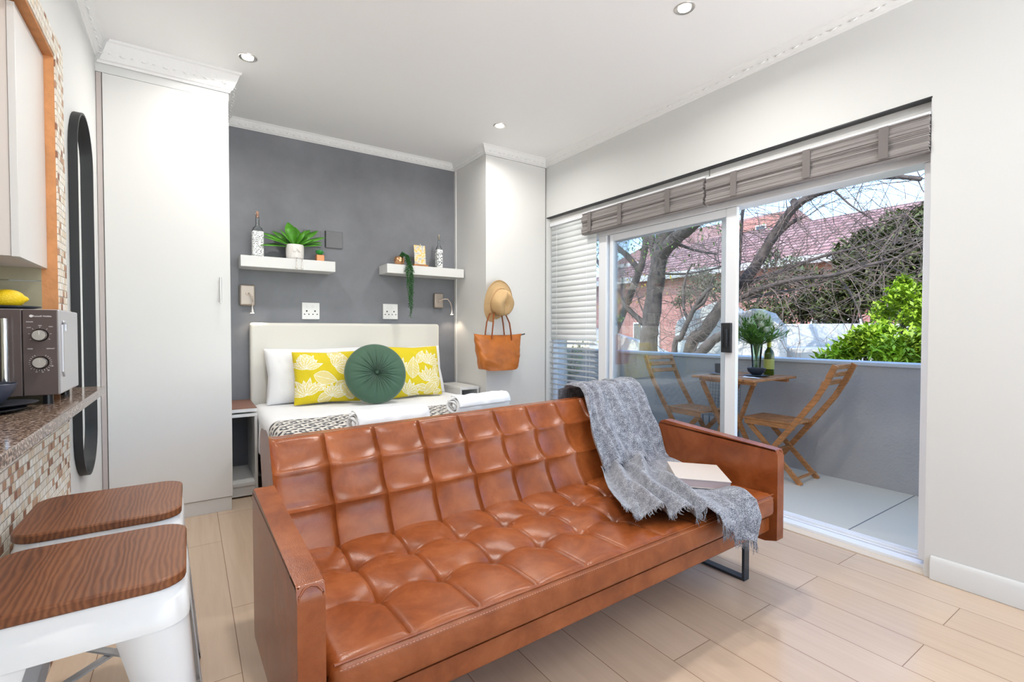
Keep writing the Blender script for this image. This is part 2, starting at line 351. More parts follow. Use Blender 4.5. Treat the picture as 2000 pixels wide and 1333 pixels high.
# left wall with the kitchen opening (opening: Y -1.2..2.37, z .84..2.08)
mb = MB(); mb.box(XL - .12, XL, 2.372, YB, 0, CZ); mb.box(XL - .12, XL, YR, 2.372, 2.09, CZ); mb.box(XL - .12, XL, YR, 2.372, 0, .838); mb.box(XL - .12, XL, YR, -1.2, .838, 2.09)
struct(mb.build('wall_left', WHITE, origin=(0, 0, 0)))
struct(MB().box(-1.25, -1.15, -1.3, 2.5, .0, CZ).build('wall_kitchen_back', TILEB, origin=(0, 0, 0)))
mb = MB(); mb.box(-1.15, XL - .121, 2.375, 2.48, 0, 2.09); struct(mb.build('wall_kitchen_end', TILEB, origin=(0, 0, 0)))
mb = MB(); mb.box(-1.15, XL - .121, -1.3, -1.2, 0, 2.09); struct(mb.build('wall_kitchen_near', WHITE, origin=(0, 0, 0)))
mb = MB(); mb.box(-1.15, XL - .121, -1.2, 2.375, 2.09, 2.15); struct(mb.build('ceiling_kitchen', TERR, origin=(0, 0, 0)))
# right wall: solid near part and the band over the sliding door
mb = MB(); mb.box(XR, XR + .16, YR, .757, 0, CZ); mb.box(XR, XR + .16, .757, YB, 2.135, CZ); mb.box(XR, XR + .16, 3.52, YB, 0, 2.135)
struct(mb.build('wall_right', WHITE, origin=(0, 0, 0)))
# rear wall behind the camera; its window is added to let fill light in
mb = MB(); mb.box(-1.3, -.25, YR - .15, YR, 0, CZ); mb.box(2.65, 2.9, YR - .15, YR, 0, CZ); mb.box(-.25, 2.65, YR - .15, YR, 0, .45); mb.box(-.25, 2.65, YR - .15, YR, 2.55, CZ)
struct(mb.build('wall_rear', WHITE, origin=(0, 0, 0)))
mb = MB()
for x in (-.25, .7, 1.65, 2.6): mb.box(x, x + .05, YR - .1, YR - .05, .45, 2.55)
mb.box(-.25, 2.65, YR - .1, YR - .05, .45, .5); mb.box(-.25, 2.65, YR - .1, YR - .05, 2.5, 2.55)
struct(mb.build('added_window_1', ALU))

def cornice(name, a, b_, nrm, zb, zt=CZ, pr=.062):
    """moulded plaster cornice from a to b (2D), projecting along nrm"""
    h = zt - zb; P = [(0, 0), (.10, 0), (.16, .10), (.30, .14), (.62, .55), (.80, .86), (.92, .90), (1, 1), (0, 1)]
    mb = MB(); a = Vector(a); b_ = Vector(b_); n = Vector(nrm[:2]); ea, eb = nrm[2:] ; d = (b_ - a).normalized()
    v = []
    for p, e in ((a, ea), (b_, eb)):
        for x, z in P:
            q = p + n * (x * pr) + d * (x * pr * e); v.append((q.x, q.y, zb + z * h))
    k = len(P); f = [tuple(range(k)), tuple(range(k, 2 * k))[::-1]] + [(i, (i + 1) % k, k + (i + 1) % k, k + i) for i in range(k)]
    # raised ornaments: running scroll beads
    L = (b_ - a).length; n_ = int(L / .045)
    mb.add(v, f)
    for i in range(n_):
        c = a + d * ((i + .5) * L / n_) + n * (pr * .50); z = zb + h * .42
        M = Matrix.Rotation(math.atan2(d.y, d.x), 4, 'Z') @ Matrix.Rotation(R(45), 4, 'X')
        k2 = []
        for t in range(10):
            an = t / 9 * 1.6 * pi * (1 if i % 2 else -1); rr_ = .016 * (1 - t / 14)
            k2.append(Vector((c.x, c.y, z)) + (M @ Vector((rr_ * math.cos(an), rr_ * math.sin(an), 0))))
        mb.tube(k2, .0030, 5)
    return struct(mb.build(name, PLASTER, ang=25))
YW, XT, YT = 3.40, 2.09, 3.52
cornice('trim_1', (.215, YB), (XT, YB), (0, -1, 0, -1), 2.592)
cornice('trim_2', (XT, YB), (XT, YT), (-1, 0, 1 - 1, 1), 2.588)
cornice('trim_3', (XT, YT), (XR, YT), (0, -1, -1, -1), 2.585, pr=.07)
cornice('trim_4', (XR, YT), (XR, YR), (-1, 0, 0, 0), 2.59)
cornice('trim_5', (XL, YW), (.215, YW), (0, -1, 1, 1), 2.535, pr=.07)
cornice('trim_6', (.215, YW), (.215, YB), (1, 0, -1, 0), 2.545)
cornice('trim_7', (XL, YR), (XL, YW), (1, 0, 0, 0), 2.56, pr=.05)
struct(MB().box(XL, .215, YW + .004, YB, 2.49, CZ).build('trim_8', WHITE))
# skirting
mb = MB(); mb.prism([(XR - .018, 0), (XR - .018, .085), (XR - .010, .10), (XR, .105), (XR, 0)], YR, .735, 'y')
struct(mb.build('baseboard_right', WHITE, bevel=.003))
struct(MB().prism([(YB - .015, 0), (YB - .015, .09), (YB, .10), (YB, 0)], .217, XT, 'x').build('baseboard_back', MELA))
struct(MB().box(XL, XL + .015, 2.52, YW - .03, 0, .09).build('baseboard_left', WHITE))

# mosaic cladding: pilaster, lintel, and the face of the counter wall
mb = MB(); mb.box(XL, XL + .012, 2.372, 2.50, .872, 2.165); mb.box(XL, XL + .012, -1.2, 2.372, 2.088, 2.165); mb.box(XL, XL + .012, -1.2, 2.50, 0, .838)
# ragged chips along the outer edge
for i in range(60):
    z = .9 + i * .0207; mb.box(XL, XL + .010, 2.50, 2.50 + random.uniform(0, .008), z, z + .017)
struct(mb.build('wall_mosaic_cladding', MOSAIC, bevel=.002, seg=1, origin=(0, 0, 0)))
mb = MB(); mb.box(XL - .034, XL + .008, 2.366, 2.372, .872, 2.088); mb.box(XL - .13, XL + .008, -1.2, 2.372, 2.080, 2.088)
struct(mb.build('trim_9', TERR))
mb = MB()
for i in range(4):
    for j in range(9): mb.box(-1.15 + i * .18, -.974 + i * .18, 2.364, 2.3715, .874 + j * .135, .874 + j * .135 + .131)
mb.box(XL - .036, -.43 - .0, 2.3665, 2.3718, .872, 2.08); struct(mb.build('wall_kitchen_tiles', TILEB, origin=(0, 0, 0)))

# ------------------------------------------------------------------ sliding door wall
door = struct(thing('door_1', '', '', (2.85, 2.1, 0)))
y0, y1 = .757, 3.52
mb = MB(); mb.box(2.80, 2.93, y0 + .0045, y0 + .045, .041, 1.868); mb.box(2.80, 2.93, 2.825, 2.91, .041, 1.868); mb.box(2.80, 2.93, y1 - .02, y1 - .001, .041, 1.868); mb.box(2.80, 2.93, y0 + .0045, y1 - .001, 1.8685, 1.9295)
mb.build('frame', ALU, door, bevel=.004)
mb = MB(); mb.box(2.795, 2.85, y0 + .005, y1, .0005, .022); mb.box(2.855, 2.93, y0 + .005, y1, .0005, .028); mb.box(2.868, 2.876, y0 + .005, y1, .0282, .040); mb.box(2.904, 2.912, y0 + .005, y1, .0282, .040)
mb.build('track', ALU, door, bevel=.002)
MB().box(2.7305, 2.794, y0, y1, .0, .006).build('threshold', mat('pale_wood_strip', (.72, .60, .46), .5), door)
def panel(nm, x, ya, yb, sa, sb):
    mb = MB(); z0, z1 = .042, 1.866
    mb.box(x, x + .03, ya, ya + sa, z0, z1); mb.box(x, x + .03, yb - sb, yb, z0, z1); mb.box(x + .001, x + .029, ya + sa, yb - sb, z0, z0 + .06); mb.box(x + .001, x + .029, ya + sa, yb - sb, z1 - .05, z1)
    p = mb.build(nm, ALU, door, bevel=.003); 
    g = MB().box(x + .012, x + .018, ya + sa - .004, yb - sb + .004, z0 + .056, z1 - .046).build('pane', GLASS, None, origin=(0, 0, 0)); g.parent = p; g.location = -Vector(door.location)
    return p
p1 = panel('sliding_panel', 2.805, 1.712, 2.79, .072, .03)
p2 = panel('fixed_panel', 2.86, 1.80, 2.83, .05, .03)
lkb = MB().box(2.785, 2.806, 1.735, 1.80, .965, 1.15); lkb.box(2.772, 2.786, 1.75, 1.762, 1.0, 1.11); lkb.box(2.778, 2.786, 1.782, 1.792, .99, 1.13)
o = lkb.build('lock', BLACKM, None, bevel=.003, origin=(0, 0, 0)); o.parent = p1; o.location = -Vector(door.location)
MB().box(2.85, 2.856, 2.91, 3.50, .04, 1.87).build('side_pane', GLASS, door)
# white board over the frame (header box)
mb = MB(); mb.box(2.79, 2.93, y0, y1, 1.93, 2.125)
struct(mb.build('wall_door_header', WHITE))
mb = MB(); mb.box(2.775, 2.79, 1.886, y1, 2.06, 2.128); mb.box(2.775, 2.79, y0 + .01, 1.878, 2.06, 2.128)
struct(mb.build('trim_10', MELA))
struct(MB().box(2.732, 2.79, y0, y1, 2.1285, 2.1345).build('header_shadow_strip', BLACKM))  # black strip put in for the shadow line of the header gap
struct(MB().box(2.735, 2.93, y0 + .0002, y0 + .004, .02, 2.128).build('trim_11', ALU))

def reed_blind(label, ya, yb, zb, zt, tapes):
    r = thing('reed_blind', label, 'blind', (2.745, (ya + yb) / 2, zb), group='raised woven reed blinds over the sliding door')
    mb = MB(); n = 26; h = zt - zb
    for k in range(n):                      # fine reeds of the gathered blind
        z = zb + h * k / n; off = .003 * math.sin(k * 1.3) + .006 * math.sin(k * .45) + random.uniform(0, .002)
        mb.box(2.722 - off, 2.760, ya + random.uniform(0, .005), yb - random.uniform(0, .005), z, z + h / n * .93)
    mb.build('slat_stack', BAMB, r)
    hr = MB().box(2.728, 2.772, ya, yb, zt, zt + .012).build('head_rail', ALU, r, bevel=.002)
    for t in tapes:
        q = MB().box(2.7095, 2.7115, t - .019, t + .019, zb + .012, zt - .004); q.build('tape', RIBBON, r)
    return r
reed_blind('longer grey-brown woven reed blind raised over the open doorway', .762, 1.874, 1.895, 2.058, (.93, 1.27, 1.68))
reed_blind('shorter grey-brown woven reed blind raised over the closed glass panel', 1.888, 3.03, 1.895, 2.070, (2.93, 2.60, 2.16))

r = thing('venetian_blind', 'white aluminium venetian blind lowered beside the tall cupboard at window corner', 'blind', (2.785, 3.215, .45))
mb = MB(); z = .47; k = 0
while z < 2.06:
    a = R(86) if z > 1.02 else R(26)
    w_ = .0258; dx, dz = w_ * math.cos(a), w_ * math.sin(a)
    mb.add([(2.785 - dx, 2.92, z + dz), (2.785 - dx, 3.512, z + dz), (2.785 - dx * .2, 2.92, z + dz * .1 - .002), (2.785 - dx * .2, 3.512, z + dz * .1 - .002), (2.785 + dx, 2.92, z - dz), (2.785 + dx, 3.512, z - dz)], [(0, 1, 3, 2), (2, 3, 5, 4)])
    z += .0475
mb.build('slats', mat('white_slat', (.80, .83, .84), .35), r, solid=.0012, flat=False, ang=60)
MB().box(2.768, 2.802, 2.915, 3.515, 2.055, 2.085).build('head_rail', ALU, r, bevel=.002)
mb = MB()
for y in (3.02, 3.41):
    mb.tube([(2.765, y, .47), (2.765, y, 2.06)], .0012, 5); mb.tube([(2.805, y, .47), (2.805, y, 2.06)], .0012, 5)
mb.build('ladder_cord', ALU, r)
MB().box(2.772, 2.798, 2.92, 3.512, .43, .455).build('bottom_rail', ALU, r, bevel=.003)

# ------------------------------------------------------------------ cupboards
r = thing('wardrobe', 'tall white melamine wardrobe with one plain door beside the oval mirror', 'wardrobe', (-.09, 3.75, 0))
MB().box(XL + .004, .212, YW + .022, YB - .002, .085, 2.488).build('carcass', MELA, r)
dr = MB().box(-.372, .213, YW, YW + .019, .088, 2.487).build('door', MELA, r, bevel=.0015)
MB().box(XL + .002, -.376, YW + .004, YW + .02, .0, 2.487).build('side_strip', mat('pinkish_filler', (.52, .46, .44), .5), r)
MB().box(XL + .01, .208, YW + .012, YW + .03, .0, .083).build('plinth', MELA, r, bevel=.001)
mb = MB(); mb.tube([(.160, YW - .03, 1.27), (.160, YW - .03, 1.42)], .006, 10); mb.tube([(.160, YW, 1.29), (.160, YW - .03, 1.29)], .004, 8); mb.tube([(.160, YW, 1.40), (.160, YW - .03, 1.40)], .004, 8)
mb.build('handle', CHROME, r)
r = thing('tall_cupboard', 'tall white cupboard in the far right corner with grey side where hat hangs', 'cupboard', (2.41, 3.8, 0))
MB().box(XT, XT + .012, YT + .001, YB - .002, 0, 2.587).build('side_panel', MELAG, r)
MB().box(XT + .013, XR - .004, YT + .022, YB - .002, .06, 2.58).build('carcass', MELA, r)
MB().box(XT + .002, XR - .012, YT, YT + .018, .062, 2.584).build('door', MELA, r, bevel=.0015)
MB().box(XT + .013, XR - .004, YT + .03, YT + .05, 0, .06).build('plinth', MELA, r)
MB().box(XT - .012, XT - .001, YB - .035, YB - .002, 0, 2.59).build('edge_batten', MELA, r)

# oval pill mirror on the left wall
r = thing('wall_mirror', 'tall pill-shaped mirror with deep black frame on the left wall', 'mirror', (XL, 2.83, .47))
def pill(hw, z0, z1, n=20):
    pts = []
    for i in range(n + 1): a = pi * i / n; pts.append((2.838 + hw * math.cos(a), z1 - hw + hw * math.sin(a)))
    for i in range(n + 1): a = pi + pi * i / n; pts.append((2.838 + hw * math.cos(a), z0 + hw + hw * math.sin(a)))
    return pts
po, pin = pill(.198, .46, 2.05), pill(.189, .469, 2.041)
mb = MB(); n = len(po)
v = [(XL + .002, y, z) for y, z in po] + [(XL + .030, y, z) for y, z in po] + [(XL + .030, y, z) for y, z in pin] + [(XL + .002, y, z) for y, z in pin]
mb.add(v, [(a * n + i, a * n + (i + 1) % n, ((a + 1) % 4) * n + (i + 1) % n, ((a + 1) % 4) * n + i) for a in range(4) for i in range(n)])
mb.build('frame', mat('matt_black_frame', (.022, .023, .025), .55), r)
mb = MB(); mb.prism(pill(.190, .468, 2.042), XL + .002, XL + .007, 'x'); mb.build('mirror_glass', mat('mirror_silver', (.93, .95, .94), .02, 1), r)

# ------------------------------------------------------------------ kitchen corner
mb = MB(); mb.prism([(-1.15, -1.2), (XL + .11, -1.2), (XL + .11, 2.60), (XL + .001, 2.60), (XL + .001, 2.368), (-1.15, 2.368)], .842, .872, 'z')
tag(mb.build('countertop', [GRAN], bevel=.003), 'polished brown granite countertop slab on the mosaic wall', 'countertop')
r = thing('wall_cabinet', 'white wall cupboard hanging inside the kitchen opening', 'cabinet', (-.6, 2.2, 1.324))
MB().box(-.80, -.437, 2.025, 2.362, 1.324, 2.072).build('carcass', mat('cabinet_side', (.72, .66, .62), .5), r)
MB().box(-.436, -.418, 2.022, 2.364, 1.322, 2.074).build('door', MELA, r, bevel=.001)

r = thing('microwave_oven', 'silver and black microwave oven with two round dials on the granite counter', 'microwave', (-.57, 2.19, .872))
MX0, MX1, MY0, MY1, MZ0, MZ1 = -.80, -.338, 2.035, 2.352, .900, 1.167
MB().box(MX0, MX1, MY0 + .02, MY1, MZ0, MZ1).build('casing', SILVER, r, bevel=.004)
PANM = mat('smoked_panel', (.11, .085, .08), .12)
xs = at(43, 655, Y=MY0).x
MB().box(xs + .001, MX1 - .002, MY0, MY0 + .02, MZ0 + .002, MZ1 - .002).build('control_panel', PANM, r, bevel=.002)
dr = MB().box(MX0 + .001, xs - .001, MY0, MY0 + .02, MZ0 + .002, MZ1 - .002).build('door', PANM, r, bevel=.002)
MB().box(MX0 + .04, -.475, MY0 - .002, MY0, MZ0 + .04, MZ1 - .03).build('door_window', BLACKP, r)
mb = MB(); mb.tube([(-.452, MY0 - .022, MZ0 + .03), (-.452, MY0 - .022, MZ1 - .03)], .009, 12); mb.box(-.456, -.448, MY0 - .02, MY0, MZ0 + .045, MZ0 + .06); mb.box(-.456, -.448, MY0 - .02, MY0, MZ1 - .06, MZ1 - .045)
mb.build('door_handle', mat('polished_handle', (.8, .82, .84), .12, 1), r)
FR = Matrix.Rotation(R(90), 4, 'X')
for zc in (1.087, 1.003):
    c = (-.3795, MY0, zc); mb = MB(); mb.lathe([(0, .018), (.0150, .018), (.0165, .015), (.0175, .0), (.0195, 0), (.0195, -.001)], c, 28, FR); mb.box(-.3805, -.3785, MY0 - .0188, MY0 - .0175, zc, zc + .014)
    mb.build('dial', CHROME, r)
PRN = mat('printed_marking', (.75, .73, .72), .5)
for zc, k0, k1, n in ((1.087, -30, 210, 7), (1.003, -60, 240, 22)):
    mb = MB()
    for i in range(n):
        a = R(k0 + (k1 - k0) * i / (n - 1)); rr_ = .0225
        if zc > 1.05 or True:
            c0 = Vector((-.3795 + rr_ * math.cos(-a), MY0 - .0003, zc - rr_ * math.sin(a) * (1 if zc < 1.05 else -1)))
            c1 = c0 + Vector((math.cos(-a), 0, -math.sin(a) * (1 if zc < 1.05 else -1))) * .004
            mb.bar(c0, c1, .0007, .0007)
    mb.build('dial_marks', PRN, r)
mb = MB(); mb.lathe([(0, .0006), (.0042, .0006), (.0042, 0)], (-.3985, MY0, 1.1455), 16, FR); mb.build('logo_disc', PRN, r)
text('brand_lettering', 'Russell Hobbs', .0075, PRN, r, (-.374, MY0 - .0004, 1.143), (R(90), 0, 0))
for i, (s_, x, z, sz) in enumerate((('POWER', -.402, 1.126, .0045), ('TIMER', -.402, 1.044, .0045), ('DEFROST', -.356, 1.044, .0045), ('HIGH', -.355, 1.112, .004), ('LOW', -.404, 1.109, .004), ('MED', -.379, 1.115, .004), ('5', -.401, .983, .005), ('10', -.389, .973, .005), ('15', -.375, .972, .005), ('20', -.362, .977, .005), ('30', -.353, .990, .005))):
    text('dial_lettering', s_, sz, PRN, r, (x, MY0 - .0004, z), (R(90), 0, 0))
# vent emboss on the side
mb = MB(); xx = MX1 + .001
mb.tube([(xx, 2.10, 1.13), (xx, 2.085, 1.12), (xx, 2.085, .97), (xx, 2.10, .955)], .004, 8); mb.tube([(xx, 2.10, 1.13), (xx, 2.135, 1.125), (xx, 2.135, 1.10)], .004, 8)
mb.build('side_emboss', SILVER, r)
for x in (-.76, -.37):
    for y in (2.07, 2.32): MB().lathe([(0, -.0278), (.013, -.0278), (.012, 0), (0, 0)], (x, y, MZ0), 12).build('foot', BLACKP, r)
# plate + lemon on top
DARK = mat('dark_slate_glaze', (.035, .040, .052), .35)
LP = Vector((-.475, 2.19, MZ1))
def dish(prof, c, name, label, cat, m=DARK, n=40, **k):
    o = MB().lathe(prof, c, n).build(name, m, **k); return tag(o, label, cat)
dish([(0, .004), (.04, .004), (.07, .012), (.072, .016), (.068, .016), (.04, .009), (0, .008)], LP - Vector((.0, .0, .003)), 'saucer', 'small black saucer under the lemon on top of microwave', 'plate')
M = Matrix.Rotation(R(8), 4, 'Z') @ Matrix.Rotation(R(90), 4, 'Y')
r = thing('lemon', 'bright yellow lemon lying on black saucer above microwave', 'lemon', LP + Vector((0, -.01, .006)))
prof = [(.0, -.052), (.004, -.051), (.008, -.046)] + [(.030 * math.sqrt(max(0, 1 - (t / 42.) ** 2)) ** .9, t / 1000) for t in range(-40, 41, 5)] + [(.007, .046), (.0, .05)]
MB().lathe(prof, LP + Vector((-.006, -.01, .006 + .030)), 28, M).build('fruit', mat('lemon_skin', (.85, .58, .01), .4, bump=.3, bscale=200), r)
# plates and bowl
C0 = Vector((-.475, 1.93, .872))
dish([(0, 0), (.05, 0), (.095, .008), (.10, .011), (.095, .012), (.05, .005), (0, .005)], C0 + Vector((-.012, -.02, 0)), 'dinner_plate', 'large dark plate lying lowest under the bowl on the counter', 'plate')
dish([(0, 0), (.05, 0), (.09, .008), (.0945, .0105), (.09, .0115), (.05, .005), (0, .005)], C0 + Vector((.012, .015, .0115)), 'side_plate', 'dark plate stacked directly under the black bowl', 'plate')
bc = C0 + Vector((-.005, .0, .0175))
dish([(0, 0), (.032, 0), (.036, .004), (.055, .022), (.068, .05), (.0705, .062), (.069, .0635), (.066, .05), (.052, .026), (.03, .008), (0, .007)], bc, 'bowl', 'dark slate-blue bowl on stacked plates at end of counter', 'bowl', mat('slate_blue_glaze', (.06, .068, .10), .28), sub=1)
mb = MB(); mb.sweep([bc + Vector((-.035, -.01, .016)), bc + Vector((.0, .004, .06)), bc + Vector((.024, .014, .092))], [(-.009, -.004), (.009, -.004), (.009, .004), (-.009, .004)])
tag(mb.build('serving_utensil', BLACKP, bevel=.003), 'short black handled utensil leaning in dark bowl', 'utensil')

# ------------------------------------------------------------------ bar stools
SW = mat('stool_white_metal', (.80, .80, .79), .28)
def stool():
    r = thing('bar_stool', '', 'stool', (0, 0, 0), group='wooden topped metal bar stools at the counter')
    H = .622; hw, hd = .168, .165
    pts = []
    for cx, cy, a0 in ((hw - .055, hd - .055, 0), (-hw + .055, hd - .055, 90), (-hw + .055, -hd + .055, 180), (hw - .055, -hd + .055, 270)):
        for i in range(7): a = R(a0 + 15 * i); pts.append((cx + .055 * math.cos(a), cy + .055 * math.sin(a)))
    MB().prism(pts, H - .022, H, 'z').build('seat', SEATW, r, bevel=.004, local=True)
    def ring(s_, z): return [(x * s_, y * s_, z) for x, y in pts]
    mb = MB(); rs = [ring(.965, H - .023), ring(.985, H - .045), ring(1.0, H - .047), ring(1.03, H - .095), ring(1.0, H - .095), ring(.96, H - .05)]; n = len(pts)
    v = [q for a in rs for q in a]; mb.add(v, [(a * n + i, a * n + (i + 1) % n, (a + 1) * n + (i + 1) % n, (a + 1) * n + i) for a in range(len(rs) - 1) for i in range(n)])
    mb.build('apron', SW, r, local=True, ang=50)
    for sx in (-1, 1):
        for sy in (-1, 1):
            # folded sheet-metal channel leg: wide at the top, narrow at the foot
            mb = MB(); N = 10; rows = []
            for i in range(N + 1):
                t = i / N; z = (H - .05) * (1 - t) + .012 * t; cx = hw * .98 + t * .045; cy = hd * .98 + t * .045; w_ = .092 * (1 - t) ** 1.15 + .026
                rc = .042 * (1 - t) + .013
                row = [(cx - w_, cy)]
                for k in range(6): a = R(90 - 18 * k); row.append((cx - rc + rc * math.cos(a), cy - rc + rc * math.sin(a)))
                row.append((cx, cy - w_))
                rows.append([(sx * x, sy * y, z) for x, y in row])
            k = len(rows[0]); mb.add([q for a in rows for q in a], [(i * k + j, i * k + j + 1, (i + 1) * k + j + 1, (i + 1) * k + j) for i in range(N) for j in range(k - 1)])
            lg = mb.build('leg', SW, r, local=True, solid=.0025, ang=50)
            MB().lathe([(0, 0), (.014, 0), (.015, .014), (0, .016)], (sx * (hw + .028), sy * (hd + .028), 0), 12).build('foot_cap', BLACKP, lg, local=True)
    mb = MB(); z = .20
    for a, b_ in (((-1, -1), (1, 1)), ((-1, 1), (1, -1))):
        mb.bar((a[0] * .185, a[1] * .18, z), (b_[0] * .185, b_[1] * .18, z), .022, .006)
        z += .007
    mb.build('cross_brace', SW, r, local=True)
    return r
s1 = stool(); s1.location = (-.178, 1.300, 0); s1['label'] = 'nearest white metal bar stool with wooden seat, lowest in the photo'
dup(s1, (-.190, 1.722, 0), 0, 'white metal bar stool with wooden seat between nearer stool and wardrobe')

# ------------------------------------------------------------------ sofa (local frame: x along the width, y towards the back)
SO = thing('sofa', 'tan leather button-tufted sofa bed with grey blanket over its right end', 'sofa', (.170, 1.012, 0), R(1.7))
W_, TA = 1.955, .054
SX0, SX1 = TA + .008, W_ - TA - .008
NC = 10
def tuft(u, v, A, p=.5):
    a = abs(math.sin(pi * u)); b_ = abs(math.sin(pi * v)); return A * (a ** p) * (b_ ** p)
# seat path in (y,z): from under the back, over the top, round the front and under
def arcpath(pts, step=.006):
    P = [Vector(p) for p in pts]; out_ = [P[0]]
    for a, b_ in zip(P, P[1:]):
        n = max(1, int((b_ - a).length / step))
        out_ += [a + (b_ - a) * i / n for i in range(1, n + 1)]
    return out_
def rounded(pts, rad, seg=7):
    P = [Vector(p) for p in pts]; out_ = [P[0]]
    for a, b_, c, r_ in zip(P, P[1:], P[2:], rad):
        d1 = (a - b_).normalized(); d2 = (c - b_).normalized()
        A, C = b_ + d1 * r_, b_ + d2 * r_
        for i in range(seg + 1):
            t = i / seg; out_.append(A * (1 - t) ** 2 + b_ * 2 * t * (1 - t) + C * t * t)
    out_.append(P[-1]); return out_
def upholster(name, prof, nx, disp, parent, mt, endr=.03):
    P = arcpath(prof); n = len(P); L = [0]
    for a, b_ in zip(P, P[1:]): L.append(L[-1] + (b_ - a).length)
    N = []
    for i in range(n):
        d = P[min(i + 1, n - 1)] - P[max(i - 1, 0)]; d.normalize(); N.append(Vector((d.y, -d.x)))
    cy = sum(p.x for p in P) / n; cz = sum(p.y for p in P) / n
    mb = MB(); v = []
    for j in range(nx + 1):
        u = j / nx; x = SX0 + (SX1 - SX0) * u
        e = min(x - SX0, SX1 - x); k = 0 if e > endr else (1 - math.sqrt(max(0, 1 - ((endr - e) / endr) ** 2))) * endr
        for i in range(n):
            q = P[i] + N[i] * (disp(u, L[i], x) - k); v.append((x, q.x, q.y))
    f = [(j * n + i, (j + 1) * n + i, (j + 1) * n + i + 1, j * n + i + 1) for j in range(nx) for i in range(n - 1)]
    f += [(j * n + n - 1, (j + 1) * n + n - 1, (j + 1) * n, j * n) for j in range(nx)]
    f += [tuple(range(n)), tuple(nx * n + i for i in range(n))[::-1]]
    mb.add(v, f); return mb.build(name, mt, parent, local=True, ang=60), L, P
# seat cushion
sp_ = rounded([(.70, .395), (.0, .402), (.0, .318), (.06, .312), (.70, .312)], (.028, .022, .01))
rows = [.062 + .0, .278, .492, .70]           # arc positions of the tuft rows from the back edge
def seatdisp(u, s, x):
    # s = 0 at the rear; the top surface ends near s=.69
    if s > .70: return 0
    uc = u * NC; r1, r2, r3 = .255, .465, .672
    crease = abs(math.sin(pi * uc))
    # buttons at crossings on the two tuft rows
    d = 1e9
    for rr_ in (r1, r2):
        du = (uc - round(uc)) * (SX1 - SX0) / NC
        if 0 < round(uc) < NC: d = min(d, math.hypot(du, s - rr_))
    h = .012 * crease ** .30 if s < r3 + .01 else .012
    # crosswise seams between buttons (soft)
    for rr_ in (r1, r2):
        w_ = abs(s - rr_); h -= .007 * math.exp(-(w_ / .010) ** 2) * (.30 + .70 * (1 - crease)); h -= .005 * math.exp(-(w_ / .05) ** 2)
    h -= .026 * math.exp(-(d / .034) ** 1.15)
    if s > r3: h = h * (1 - smooth((s - r3) / .02)) + .004 * smooth((s - r3) / .02)
    return h
seat, _, _ = upholster('seat_cushion', sp_, 300, seatdisp, SO, LEATHER)
mb = MB(); mb.tube([(SX0 + .01, .010, .4065), ((SX0 + SX1) / 2, .010, .4065), (SX1 - .01, .010, .4065)], .0032, 6); mb.build('piping', LEATHER, seat, local=True)
mb = MB()
x = SX0 + .02
while x < SX1 - .02: mb.bar((x, .002, .396), (x + .005, .002, .396), .0012, .0012); x += .0085
mb.build('stitching', STITCH, seat, local=True)
# back cushion: leaning back, three rows of tufts
bp_ = rounded([(.572, .405), (.775, .752), (.90, .735), (.74, .30), (.64, .30)], (.035, .05, .02))
BL = (Vector((.775, .752)) - Vector((.572, .405))).length
def backdisp(u, s, x):
    uc = u * NC; h = 0; sv = s / (BL + .010) * 3
    sh_ = 0
    if s < BL + .03:
        a = abs(math.sin(pi * uc)); vv = sv
        b_ = abs(math.sin(pi * vv)) if vv < 2.5 else 1 - .0 * vv
        if vv < .5: b_ = max(b_, .75)
        h = .024 * (a ** .26) * (b_ ** .36)
        du = (uc - round(uc)) * (SX1 - SX0) / NC
        for k in (1, 2):
            if 0 < round(uc) < NC: h -= .016 * math.exp(-(math.hypot(du, s - k * (BL + .01) / 3) / .026) ** 1.2)
        # slack fold of leather at the left end, just over the lower seam
        if x < SX0 + .17: h += .008 * math.exp(-((s - .155) / .012) ** 2) * smooth((SX0 + .17 - x) / .08)
        if s > BL - .02: h = h * (1 - smooth((s - BL + .02) / .05)) + .010 * smooth((s - BL + .02) / .05)
    elif s < BL + .12: h = .010 * (1 - smooth((s - BL - .03) / .09))
    if x > 1.2: sh_ = 0
    return h
back, _, _ = upholster('backrest', bp_, 300, backdisp, SO, LEATHER, .035)
# slight skew of the folding back: its right end leans further back and up
for v in back.data.vertices:
    t = (v.co.x - SX0) / (SX1 - SX0); k = smooth((v.co.z - .38) / .3)
    v.co.y += k * (.055 * t - .015); v.co.z += k * (.022 * t - .006)
# base
mb = MB(); mb.prism(rounded([(.03, .30), (.03, .236), (.70, .236), (.70, .31)], (.012, .012), 4), TA + .006, W_ - TA - .006, 'x'); mb.build('base', LEATHER, SO, local=True)
def armp(x0, x1, name='armrest'):
    prof = [(.0, .205), (.0, .575), (.012, .592), (.58, .638), (.604, .628), (.612, .60), (.60, .19), (.05, .19)]
    P = rounded(prof, (.02, .008, .008, .014, .02, .02), 4)
    mb = MB(); mb.prism(P, x0, x1, 'x'); a = mb.build(name, LEATHER, SO, local=True, bevel=.017, seg=4)
    mb = MB(); t = .0026; off = .001
    for x in (x0 + .004, x1 - .004):
        mb.tube([(x, -off + .004, .21), (x, -off + .004, .572), (x, .010, .5885), (x, .57, .634), (x, .600, .622)], t, 6)
    mb.tube([(x0 + .004, .004, .572), (x0 + .014, .006, .5865), ((x0 + x1) / 2, .008, .5905), (x1 - .014, .006, .5865), (x1 - .004, .004, .572)], t, 6)
    mb.build('piping', LEATHER, a, local=True)
armp(0, TA); armp(W_ - TA, W_)
